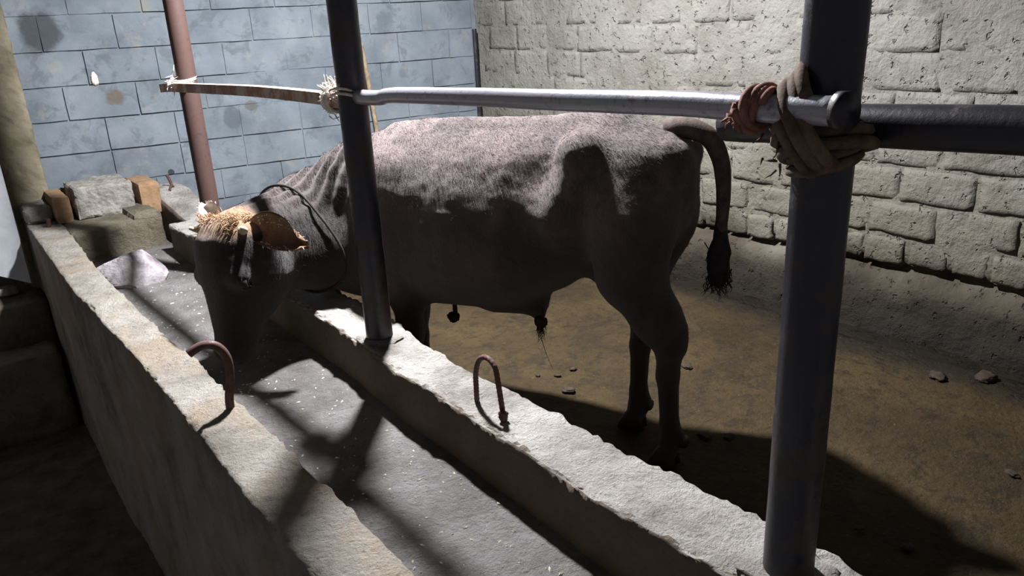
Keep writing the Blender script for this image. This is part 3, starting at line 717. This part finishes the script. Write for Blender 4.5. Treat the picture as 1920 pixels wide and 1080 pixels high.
def bull_sdf(P):
    D = trunk_sdf(P)
    # hook bones, pin bones, spine ridge, shoulder, ribs
    for sg in (1, -1):
        D = smin(D, ellipsoid(P, (0.20, 0.155*sg, 1.055), (0.050, 0.036, 0.035)), 0.08)
        D = smin(D, cone(P, (0.20, 0.145*sg, 1.05), (0.28, 0.185*sg, 0.84), 0.030, 0.03), 0.08)
        D = smin(D, ellipsoid(P, (-0.075, 0.070*sg, 1.03), (0.04, 0.035, 0.04)), 0.06)
        D = smin(D, ellipsoid(P, (0.05, 0.125*sg, 0.85), (0.135, 0.09, 0.22)), 0.06)
        D = smin(D, ellipsoid(P, (0.98, 0.13*sg, 0.76), (0.15, 0.085, 0.25)), 0.07)
    # hollow between hook bone and last rib
        D = -smin(-D, ellipsoid(P, (0.35, 0.275*sg, 1.00), (0.08, 0.09, 0.06)), 0.08)
    D = smin(D, cone(P, (0.12, 0, 1.122), (1.00, 0, 1.072), 0.022, 0.026), 0.05)
    # neck: crest and throat
    N1 = [np.array((0.96, 0.0, 0.88)), np.array((1.20, 0.02, 0.82)), np.array((1.40, 0.12, 0.735)), head_pt(0.12, -0.0, -0.07)]
    rr = (0.195, 0.188, 0.168, 0.118)
    for i in range(3): D = smin(D, cone(P, N1[i], N1[i+1], rr[i], rr[i+1], 1.65), 0.06)
    N2 = [np.array((1.02, 0.0, 0.60)), np.array((1.20, 0.09, 0.625)), np.array((1.33, 0.20, 0.63)), head_pt(0.30, 0.0, -0.12)]
    rr = (0.18, 0.155, 0.135, 0.10)
    for i in range(3): D = smin(D, cone(P, N2[i], N2[i+1], rr[i], rr[i+1], 1.2), 0.06)
    D = smin(D, ellipsoid(P, (1.20, 0.08, 0.54), (0.16, 0.06, 0.09)), 0.06)          # brisket
    D = smin(D, head_sdf(P), 0.035)
    for sg in (1, -1):
        D = smin(D, ellipsoid(P, head_pt(0.36, 0.108*sg, 0.022), (0.036, 0.036, 0.036)), 0.03)    # brow
        D = smin(D, ellipsoid(P, head_pt(0.90, 0.038*sg, 0.025), (0.026, 0.026, 0.026)), 0.02)    # nostril wing
    # sheath
    D = smin(D, cone(P, (0.62, 0, 0.47), (0.46, 0.0, 0.475), 0.05, 0.045), 0.06)
    D = smin(D, cone(P, (0.46, 0.0, 0.47), (0.445, 0.0, 0.425), 0.035, 0.020), 0.03)
    D = smin(D, ellipsoid(P, (0.17, 0, 0.64), (0.07, 0.05, 0.08)), 0.05)
    # legs
    def chain(pts, rad, k=0.03, ts=1.0):
        nonlocal D
        for i in range(len(pts)-1): D = smin(D, cone(P, pts[i], pts[i+1], rad[i], rad[i+1], ts), k)
    chain([(0.045, 0.13, 0.84), (0.045, 0.13, 0.67), (-0.035, 0.115, 0.53), (-0.072, 0.10, 0.43)], [0.12, 0.100, 0.072, 0.046], 0.05)
    chain([(-0.075, 0.10, 0.43), (-0.070, 0.10, 0.33), (-0.080, 0.10, 0.15), (-0.085, 0.10, 0.10), (-0.075, 0.10, 0.055)], [0.045, 0.036, 0.031, 0.037, 0.036], 0.02)
    D = smin(D, ellipsoid(P, (-0.11, 0.10, 0.475), (0.022, 0.022, 0.05)), 0.035)
    chain([(0.07, -0.14, 0.82), (0.10, -0.13, 0.66), (0.09, -0.105, 0.52), (0.085, -0.095, 0.43)], [0.135, 0.098, 0.068, 0.046], 0.05)
    chain([(0.085, -0.095, 0.43), (0.095, -0.093, 0.33), (0.10, -0.093, 0.15), (0.095, -0.093, 0.10), (0.11, -0.093, 0.055)], [0.045, 0.036, 0.031, 0.037, 0.036], 0.02)
    D = smin(D, ellipsoid(P, (0.055, -0.095, 0.475), (0.022, 0.022, 0.05)), 0.035)
    D = smin(D, ellipsoid(P, (0.075, -0.093, 0.115), (0.02, 0.02, 0.022)), 0.02)
    D = smin(D, ellipsoid(P, (-0.110, 0.10, 0.115), (0.02, 0.02, 0.022)), 0.02)
    for (s0, t0) in ((0.95, 0.10), (1.06, -0.09)):
        chain([(s0+0.03, t0*1.25, 0.70), (s0, t0*1.15, 0.52), (s0+0.01, t0, 0.33), (s0+0.01, t0, 0.29)], [0.10, 0.072, 0.046, 0.043], 0.05)
        chain([(s0+0.01, t0, 0.29), (s0, t0, 0.22), (s0, t0, 0.12), (s0+0.02, t0, 0.055)], [0.042, 0.033, 0.033, 0.036], 0.02)
    return D
def surface_nets(F, org, h):
    sg = F < 0; nx, ny, nz = F.shape
    cs = (nx-1, ny-1, nz-1)
    cnt = np.zeros(cs, np.int8)
    for a in (0, 1):
        for b in (0, 1):
            for c in (0, 1): cnt += sg[a:nx-1+a, b:ny-1+b, c:nz-1+c]
    act = (cnt > 0) & (cnt < 8); I = np.argwhere(act); idx = -np.ones(cs, np.int64); idx[act] = np.arange(len(I))
    acc = np.zeros((len(I), 3)); num = np.zeros(len(I))
    cor = [(a, b, c) for a in (0, 1) for b in (0, 1) for c in (0, 1)]
    for i in range(8):
        for j in range(i+1, 8):
            A, B = np.array(cor[i]), np.array(cor[j])
            if np.abs(A-B).sum() != 1: continue
            fa = F[tuple((I+A).T)]; fb = F[tuple((I+B).T)]; m = (fa < 0) != (fb < 0)
            t = np.where(m, fa/(fa-fb+1e-12), 0)
            acc += np.where(m[:, None], A+(B-A)*t[:, None], 0); num += m
    V = org+(I+acc/num[:, None])*h
    Q = []
    for ax in range(3):
        b, c = (ax+1) % 3, (ax+2) % 3
        sl0 = [slice(None)]*3; sl1 = [slice(None)]*3; sl0[ax] = slice(0, -1); sl1[ax] = slice(1, None)
        ch = sg[tuple(sl0)] != sg[tuple(sl1)]
        E = np.argwhere(ch); E = E[(E[:, b] > 0) & (E[:, c] > 0) & (E[:, b] < F.shape[b]-1) & (E[:, c] < F.shape[c]-1)]
        def cell(db, dc):
            k = E.copy(); k[:, b] += db; k[:, c] += dc; return idx[tuple(k.T)]
        q = np.stack([cell(-1, -1), cell(0, -1), cell(0, 0), cell(-1, 0)], -1)
        ins = sg[tuple(E.T)]; q[~ins] = q[~ins][:, ::-1]
        Q.append(q)
    return V, np.concatenate(Q)
h = 0.0115; org = np.array([-0.22, -0.36, 0.02])
dims = [int(v/h)+2 for v in (2.05, 1.22, 1.22)]
G = np.stack(np.meshgrid(*[org[k]+h*np.arange(dims[k]) for k in range(3)], indexing='ij'), -1)
V, Q = surface_nets(bull_sdf(G), org, h)
del G
# one smoothing pass, then coat relief
nb = np.zeros_like(V); ct = np.zeros(len(V))
for a, b in ((0, 1), (1, 2), (2, 3), (3, 0)):
    np.add.at(nb, Q[:, a], V[Q[:, b]]); np.add.at(ct, Q[:, a], 1); np.add.at(nb, Q[:, b], V[Q[:, a]]); np.add.at(ct, Q[:, b], 1)
V = V*0.5+0.5*nb/ct[:, None]
e1 = V[Q[:, 1]]-V[Q[:, 0]]; e2 = V[Q[:, 3]]-V[Q[:, 0]]; fn = np.cross(e1, e2); VN = np.zeros_like(V)
for k in range(4): np.add.at(VN, Q[:, k], fn)
VN /= np.linalg.norm(VN, axis=1)[:, None]+1e-12
du = (V-POLL)@HV/HLEN; dv = (V-POLL)@HL; dw = (V-POLL)@HN; onhead = (np.abs(dv) < 0.13) & (dw > -0.2) & (dw < 0.1)
trunkmask = np.clip((V[:, 2]-0.55)/0.2, 0, 1)
V = V+VN*(trunkmask*(0.006*vnoise(V, 7, 201)+0.003*vnoise(V*np.array([1, 1, 2.0]), 22, 202)))[:, None]
# skin folds across the neck crest
fold = np.clip((-0.10-du)/0.1+(np.abs(dv) > 0.16)+(dw < -0.22), 0, 1)*np.clip((V[:, 0]-1.12)/0.1, 0, 1)*np.clip((1.50-V[:, 0])/0.1, 0, 1)*np.clip((V[:, 2]-0.74)/0.12, 0, 1)
V = V+VN*(fold*0.006*np.sin(V[:, 0]*115+V[:, 2]*25+3*vnoise(V, 8, 205)))[:, None]
HOOF_Z = 0.0
bull = empty('bull', (HM[0], HM[1], ZF), math.atan2(AX[1], AX[0]), label='dark brown-grey young bull with lowered head eating from the trough', cat='bull')
bm = mesh('body', V, Q)
attr = bm.color_attributes.new('coat', 'FLOAT_COLOR', 'POINT')
cA = np.zeros((len(V), 4)); cA[:, 3] = 1
pale = np.clip(1-np.abs(du-0.85)/0.09, 0, 1)*onhead
cA[:, 0] = np.clip(pale*1.6, 0, 0.85)
dark = np.clip((0.40-V[:, 2])/0.25, 0, 1)*0.7*(V[:, 0] < 1.1)
dark = np.maximum(dark, np.clip((du-0.93)/0.03, 0, 1)*onhead)
dark = np.maximum(dark, 1.0*np.clip((V[:, 0]-1.0)/0.2, 0, 1)*np.clip((1.02-0.28*np.clip((V[:, 0]-1.15)/0.3, 0, 1)-V[:, 2])/0.14, 0, 1))  # neck below the crest, darkened in colour in place of shade
for sg in (1, -1):
    nd = np.linalg.norm(V-head_pt(0.945, 0.034*sg, 0.036), axis=1); dark = np.maximum(dark, np.clip((0.022-nd)/0.008, 0, 1))
cA[:, 1] = np.clip(dark, 0, 1)
cA[:, 2] = np.clip((0.12-du)/0.1, 0, 1)*onhead*(du > -0.15)*np.clip((dw+0.09)/0.05, 0, 1)*0.8
lit_back = np.clip((V[:, 2]+0.05*vnoise(V, 5, 301)-0.78)/0.16, 0, 1)*np.clip((1.22-V[:, 0])/0.14, 0, 1)  # paler back over darker sides, top light painted into the coat
cA[:, 3] = 1-lit_back
attr.data.foreach_set('color', cA.ravel())
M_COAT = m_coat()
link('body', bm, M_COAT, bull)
# short coat: thin hairs rooted on the body, shaded with the skin's own normals
def coat_hair(n, seed):
    rg = np.random.default_rng(seed)
    ar = np.linalg.norm(fn, axis=1)*np.where(V[Q].mean(1)[:, 2] > 0.45, 1.0, 0.25)*(1+2.0*np.clip((V[Q].mean(1)[:, 2]-0.85)/0.15, 0, 1))
    pick = rg.choice(len(Q), n, p=ar/ar.sum()); bw = rg.dirichlet((1, 1, 1, 1), n)
    root = (V[Q[pick]]*bw[..., None]).sum(1); nr = VN[Q[pick, 0]]; col = cA[Q[pick, 0]].copy()
    hd = (onhead & (du > -0.05))[Q[pick, 0]]
    d = np.where(hd[:, None], HV, np.array([-0.75, 0, -0.6]))+rg.normal(0, 0.28, (n, 3))+0.5*np.stack([vnoise(root, 9, 401), vnoise(root, 9, 402), vnoise(root, 9, 403)], -1)
    d = d-nr*(d*nr).sum(1)[:, None]; d /= np.linalg.norm(d, axis=1)[:, None]+1e-9
    Ln = rg.uniform(0.008, 0.017, n)*np.where(hd, 0.6, 1.0)*(1+0.8*np.clip((root[:, 0]-1.05)/0.2, 0, 1)*(~hd)); wd = rg.uniform(0.0004, 0.0008, n)
    lift = rg.uniform(0.08, 0.32, n)
    sd = np.cross(nr, d); sd /= np.linalg.norm(sd, axis=1)[:, None]+1e-9
    tip = root+(d+nr*lift[:, None])*Ln[:, None]; r0 = root-nr*0.001
    VV = np.stack([r0+sd*wd[:, None], r0-sd*wd[:, None], tip], 1).reshape(-1, 3)
    me = bpy.data.meshes.new('coat_hair'); me.vertices.add(3*n); me.vertices.foreach_set('co', VV.ravel())
    me.loops.add(3*n); me.loops.foreach_set('vertex_index', np.arange(3*n, dtype=np.int32))
    me.polygons.add(n); me.polygons.foreach_set('loop_start', np.arange(0, 3*n, 3, dtype=np.int32)); me.polygons.foreach_set('use_smooth', np.ones(n, bool))
    me.update(); me.validate()
    a = me.color_attributes.new('coat', 'FLOAT_COLOR', 'POINT'); a.data.foreach_set('color', np.repeat(col, 3, axis=0).ravel())
    nn = nr*1.0+d*0.15+rg.normal(0, 0.16, (n, 3)); nn /= np.linalg.norm(nn, axis=1)[:, None]
    me.normals_split_custom_set_from_vertices(np.repeat(nn, 3, axis=0).tolist())
    return me
link('coat_hair', coat_hair(130000, 5), M_COAT, bull, kind='stuff')

# hooves: two claws each
def hoof(s, t, label=None):
    parts = []
    for sg in (1, -1):
        rows = []
        for (z, f, b, wd) in ((0.0, 0.062, -0.040, 0.027), (0.03, 0.050, -0.036, 0.026), (0.062, 0.032, -0.030, 0.023), (0.078, 0.018, -0.018, 0.014)):
            for k in range(12):
                a = 2*math.pi*k/12; cx = (f+b)/2; rx = (f-b)/2
                rows.append((cx+rx*math.cos(a)*(1 if math.cos(a) > 0 else 1), sg*0.0225+wd*math.sin(a)*(0.8+0.2*abs(math.cos(a))), z))
        Fh = []
        for i in range(3):
            for k in range(12): Fh.append((i*12+k, i*12+(k+1) % 12, (i+1)*12+(k+1) % 12, (i+1)*12+k))
        Fh += [tuple(range(11, -1, -1)), tuple(36+k for k in range(12))]
        parts.append((np.array(rows), Fh))
    V, Fc = join(parts); return link('hoof', mesh('hoof', V, Fc), M_HOOF, bull, loc=(s, t, 0.0))
hoof(-0.072, 0.10); hoof(0.113, -0.093); hoof(0.97, 0.10); hoof(1.08, -0.09)
for (s, t) in ((-0.13, 0.10), (0.06, -0.093)):
    V, Fc = rock_vf((0.028, 0.05, 0.03), 2, 5, 0.1, 0.3); link('dewclaw', mesh('dewclaw', V, Fc), M_HOOF, bull, loc=(s, t, 0.10))

# eyes
def sph(r, n=12, sc=(1, 1, 1)):
    V, Fc = rock_vf((2, 2, 2), 1, n//2, 0.0, 0.0); V = V/np.linalg.norm(V, axis=1)[:, None]*r*np.array(sc); return V, Fc
for sg in (1, -1):
    c = head_pt(0.41, 0.124*sg, 0.010); V, Fc = sph(0.0195)
    e = link('eye', mesh('eye', V, Fc), M_EYE, bull, loc=tuple(c), label='dark eye')
    V, Fc = tube([head_pt(0.37, 0.134*sg, 0.016)-c, head_pt(0.39, 0.141*sg, 0.027)-c, head_pt(0.42, 0.140*sg, 0.024)-c, head_pt(0.45, 0.131*sg, 0.006)-c], [0.004, 0.008, 0.008, 0.004], 6)
    link('eyelid', mesh('eyelid', V, Fc), M_HAIRD, e)
# horns
for sg in (1, -1):
    b = head_pt(0.04, 0.098*sg, 0.0)
    P = [b, b+HL*0.028*sg+HN*0.006, b+HL*0.050*sg+HN*0.020-HV*0.004, b+HL*0.062*sg+HN*0.036-HV*0.010]
    V, Fc = tube(catmull(P, 4), np.linspace(0.019, 0.006, 13), 10); link('horn', mesh('horn', V-b, Fc), M_HORN, bull, loc=tuple(b), label='short pale horn stub')
# ears : cupped leaf with thickness; the near one has a notched fringe
def ear(base, out, up, nrm, L, W, mat, notch, label):
    out, up, nrm = nrmz(out), nrmz(up), nrmz(nrm)
    nu, nv = 22, 15; top, bot = [], []
    for i in range(nu):
        u = i/(nu-1); wd = W*(0.30+0.70*math.sin(math.pi*min(1, u*0.9+0.08))**0.8)*(1 if u < 0.8 else (1-((u-0.8)/0.2)**2*0.55))
        for j in range(nv):
            v = 2*j/(nv-1)-1
            ext = 0.0
            if notch and u > 0.70: ext = (u-0.70)/0.30*0.020*math.sin(v*11+0.6)
            curl = 0.32*W*(v*v)-0.12*W
            p = np.array(base)+out*(u*L+ext)+up*(v*wd*0.5-0.16*L*u*u)+nrm*(curl+0.02*math.sin(u*3))
            top.append(p+nrm*0.003); bot.append(p-nrm*0.003)
    Fu = grid_faces(nu, nv); n0 = nu*nv
    ring = [i*nv for i in range(nu)]+[(nu-1)*nv+j for j in range(1, nv)]+[i*nv+nv-1 for i in range(nu-2, -1, -1)]+[j for j in range(nv-2, 0, -1)]
    m = len(ring)
    Fc = Fu+[tuple(n0+i for i in f[::-1]) for f in Fu]+[(ring[i], n0+ring[i], n0+ring[(i+1) % m], ring[(i+1) % m]) for i in range(m)]
    V = np.array(top+bot)-np.array(base)
    o = link('ear', mesh('ear', V, Fc), mat, bull, loc=tuple(base), label=label)
    parts = []; rn = random.Random(5)
    for k in range(70 if notch else 40):
        u = rn.uniform(0.15, 1.0); v = rn.choice((-1, 1))*rn.uniform(0.55, 0.95)
        q = np.array(top[min(nu-1, int(u*(nu-1)))*nv+int((v+1)/2*(nv-1))])-np.array(base)
        dd = nrmz(out*0.8+up*v*0.7+nrm*0.5+np.array([rn.gauss(0, .3) for _ in range(3)]))
        parts.append(tube([q, q+dd*0.008, q+dd*0.014-np.array([0, 0, 0.003])], [0.0016, 0.0013, 0.0004], 4))
    V, Fc = join(parts); link('ear_hair', mesh('ear_hair', V, Fc), M_HAIRP, o, kind='stuff')
IR_, IU_ = dirloc((0.79, -0.61, -0.05)), dirloc((0.24, 0.24, 0.94)); IF_ = dirloc((-0.56, -0.76, 0.33))
ear(head_pt(0.06, 0.10, -0.05), IR_*1.0-IU_*0.10+IF_*0.25, IU_, IF_-IR_*0.15+IU_*0.45, 0.200, 0.125, M_EAR, True, 'near ear with a notched edge')
ear(head_pt(0.02, -0.085, -0.04), IU_*0.9-IR_*0.45-IF_*0.2, IR_*0.8+IU_*0.3, IF_+IU_*0.3, 0.105, 0.075, M_HAIRP, False, 'far ear, pale and lit')
# curly poll hair
def tuft(n, L, rad, seed, cfun, dfun):
    rn = random.Random(seed); parts = []
    for i in range(n):
        p = cfun(rn); d = nrmz(dfun(rn, p)); s = nrmz(np.cross(d, [rn.gauss(0, 1) for _ in range(3)])); l_ = L*rn.uniform(0.6, 1.2)
        parts.append(tube([p, p+d*l_*0.35+s*l_*0.12, p+d*l_*0.7-s*l_*0.10, p+d*l_+s*l_*0.15], [rad, rad, rad*0.8, rad*0.2], 4))
    return join(parts)
V, Fc = tuft(1500, 0.022, 0.0015, 9, lambda r: head_pt(r.uniform(-0.07, 0.12), r.uniform(-0.105, 0.105), r.uniform(-0.06, 0.042)),
             lambda r, p: HN*0.7+HV*r.uniform(-0.5, 0.8)+HL*r.uniform(-.5, .5)+np.array([0, 0, 0.35]))
link('forelock', mesh('forelock', V, Fc), M_HAIRT, bull, label='curly tan hair on the poll', kind='stuff')
# sheath hair and a dangling clot
V, Fc = tuft(46, 0.085, 0.0013, 14, lambda r: np.array([0.445+r.uniform(-.015, .015), r.uniform(-.015, .015), 0.42]), lambda r, p: np.array([r.uniform(-.2, .2), r.uniform(-.2, .2), -1.0]))
V2, F2 = tube([(0.445, 0, 0.41), (0.44, 0.005, 0.34), (0.425, 0.0, 0.28), (0.40, 0.0, 0.22)], [0.0018, 0.0014, 0.001, 0.0004], 5)
V, Fc = join([(V, Fc), (V2, F2)]); link('sheath_hair', mesh('sheath_hair', V, Fc), M_HAIRD, bull, kind='stuff')
for i, (s0, t0, z0, ln) in enumerate(((0.80, 0.02, 0.45, 0.085), (0.415, 0.03, 0.47, 0.06))):
    p0 = np.array([s0, t0, z0]); V1 = tube([p0, p0+np.array([0, 0, -ln*0.6]), p0+np.array([-0.004, 0, -ln])], [0.009 if i == 0 else 0.003, 0.009 if i == 0 else 0.003, 0.007], 8, rough=0.002)
    V2, F2 = rock_vf((0.042, 0.03, 0.036), 77+i, 6, 0.4, 0.1); V2 = V2+p0+np.array([0.010, 0, -ln*0.92])
    V, Fc = join([V1, (V2, F2)]); link('mud_clot', mesh('mud_clot', V, Fc), M_DUNG, bull, label='dried mud clot hanging from the belly')
# tail
TP = catmull([(-0.02, 0.0, 1.100), (-0.075, 0.0, 1.112), (-0.145, -0.005, 1.085), (-0.182, -0.01, 1.02), (-0.195, -0.01, 0.94), (-0.196, -0.01, 0.86), (-0.192, -0.01, 0.79)], 8)
V, Fc = tube(TP, np.linspace(0.036, 0.0165, len(TP)), 12, rough=0.001)
tl = link('tail', mesh('tail', V, Fc), M_TAIL, bull)
b = TP[-1]; sw = catmull([b+np.array([0, 0, 0.05]), b+np.array([0, 0, 0.0]), b+np.array([0.002, 0, -0.05]), b+np.array([0.002, 0, -0.10]), b+np.array([0.0, 0, -0.15]), b+np.array([0, 0, -0.175])], 5)
V, Fc = tube(sw, np.interp(np.arange(len(sw)), [0, 5, 11, 16, 21, 25], [0.014, 0.020, 0.036, 0.038, 0.026, 0.008]), 14, rough=0.006, seed=3)
V2, F2 = tuft(160, 0.09, 0.0022, 21, lambda r: b+np.array([r.gauss(0, .014), r.gauss(0, .014), r.uniform(-0.13, -0.02)]), lambda r, p: np.array([r.gauss(0, .15), r.gauss(0, .15), -1.0]))
V, Fc = join([(V, Fc), (V2, F2)]); link('tail_switch', mesh('tail_switch', V, Fc), M_HAIRD, tl)

# cord round the neck behind the ears
nc = head_pt(0.10, 0.0, -0.07)*0.42+np.array((1.40, 0.07, 0.765))*0.58; ax = nrmz(head_pt(0.10, 0, -0.07)-np.array((1.40, 0.07, 0.765)))
def neck_ring(thick, nturn):
    u = nrmz(np.cross(ax, [0, 1, 0])); v = np.cross(ax, u); c = nc-np.array([0, 0, 0.045]); P = []
    th = np.linspace(0, 2*math.pi*nturn, int(60*nturn))
    for t in th:
        d = u*math.cos(t)+v*math.sin(t)
        rr = np.linspace(0.03, 0.36, 67); pts = c+np.outer(rr, d); f = bull_sdf(pts); k = np.argmax(f > 0) if (f > 0).any() else 66
        P.append((rr[k]+0.007, d))
    R0 = np.array([q[0] for q in P]); nP = len(R0)
    R0 = np.maximum(R0, np.array([np.mean([R0[(i+j) % nP] for j in range(-4, 5)]) for i in range(nP)]))
    R0 = np.array([np.mean([R0[(i+j) % nP] for j in range(-2, 3)]) for i in range(nP)])
    return tube(np.array([c+P[i][1]*R0[i] for i in range(nP)]), thick, 8)
V, Fc = neck_ring(0.0055, 1.0)
Rz = Matrix.Rotation(math.atan2(AX[1], AX[0]), 4, 'Z')
nk = link('neck_cord', mesh('neck_cord', V, Fc), M_DARKROPE, loc=(HM[0], HM[1], ZF), label='dark cord tied round the bull\'s neck behind the ears', cat='cord'); nk.rotation_euler = (0, 0, math.atan2(AX[1], AX[0]))

# ------------------------------------------------------------------ litter
rn = random.Random(44)
DUNG = [(1.86, 2.14, .028, 'dark dung clump on the floor right of the rebar hoop, largest of a loose cluster'), (2.01, 2.28, .018, 'small dung bit on the floor behind the cluster right of the rebar hoop'), (1.92, 2.28, .016, 'smallest dung bit in the cluster right of the rebar hoop'),
    (2.38, 1.96, .03, 'dung clump just behind the near hind leg at hock height in the picture'), (1.98, 1.54, .028, 'dung clump in the bull\'s shadow right of the hind hooves'), (2.04, 1.48, .024, 'second dung clump in the bull\'s shadow, further right of the hind hooves'),
    (3.03, 1.21, .04, 'dung clump by the wall drain, the left of two'), (3.15, 1.08, .05, 'larger dung clump by the wall drain, the right of two'), (2.51, 0.74, .025, 'reddish-dark dung bit at the right picture edge beyond the bull\'s shadow'),
    (1.92, 0.78, .02, 'small dung bit on the floor just right of the nearest post\'s foot'), (1.90, 0.91, .014, 'tiny dung bit right of the nearest post at the edge of the bull\'s shadow'), (1.86, 2.34, .014, 'tiny dung bit on the floor left of the cluster behind the rebar hoop')]
for i, (x, y, s, lab) in enumerate(DUNG):
    V, Fc = rock_vf((s*1.7, s*1.2, s*0.6), 50+i, 6, 0.5, 0.1)
    o = link('dung_clump', mesh('dung_clump', V, Fc), M_DUNG, loc=(x, y, ZF-0.010+s*0.2), label=lab, cat='dung', group='dung clumps on the stall floor'); o.rotation_euler = (0, 0, rn.uniform(0, 6))
parts = []
for i in range(520):
    y = 0.4+4.2*rn.random()**1.3; x = rn.uniform(0.60, 0.95); s = rn.uniform(0.0015, 0.0042)
    z = trough_z(np.array([x]), np.array([y]))[0]
    a = rn.uniform(0, 3.14); d = np.array([math.cos(a), math.sin(a), 0])*s*rn.uniform(1, 2.4); q = np.array([-math.sin(a), math.cos(a), 0])*s*0.8; c = np.array([x, y, z+0.001])
    parts.append((np.array([c-d, c-q, c+d, c+q, c+np.array([0, 0, s*0.9])]), [(0, 1, 4), (1, 2, 4), (2, 3, 4), (3, 0, 4)]))
V, Fc = join(parts); link('feed_crumbs', mesh('feed_crumbs', V, Fc, False), M_CRUMB, label='pale feed crumbs scattered over the trough bottom', cat='feed', kind='stuff')

# ------------------------------------------------------------------ hanging lamp (above the frame)
lm = empty('hanging_bulb', (LAMP[0], LAMP[1], 2.62), label='lit bulb in a dark housing hanging on a cord above the bull', cat='lamp')
V, Fc = tube([(0, 0, 0), (0, 0, LAMP[2]+0.10-2.62)], 0.004, 8); link('cord', mesh('cord', V, Fc), M_SOCK, lm)
zb = LAMP[2]-2.62
V, Fc = tube([(0, 0, zb+0.12), (0, 0, zb+0.085), (0, 0, zb+0.08), (0, 0, zb+0.03), (0, 0, zb+0.002)], [0.014, 0.014, 0.022, 0.055, LAMP_R+0.002], 24); link('housing', mesh('housing', V, Fc), M_SOCK, lm)
V = [(0, 0, zb-0.022)]; Fc = []
for i in range(1, 7):
    for k in range(24):
        a = 2*math.pi*k/24; q = i/6
        V.append((LAMP_R*q*math.cos(a), LAMP_R*q*math.sin(a), zb-0.022*math.sqrt(max(0, 1-q*q))))
for k in range(24): Fc.append((0, 1+(k+1) % 24, 1+k))
for i in range(5):
    for k in range(24): Fc.append((1+i*24+k, 1+i*24+(k+1) % 24, 1+(i+1)*24+(k+1) % 24, 1+(i+1)*24+k))
link('bulb', mesh('bulb', V, Fc), m_bulb(), lm)
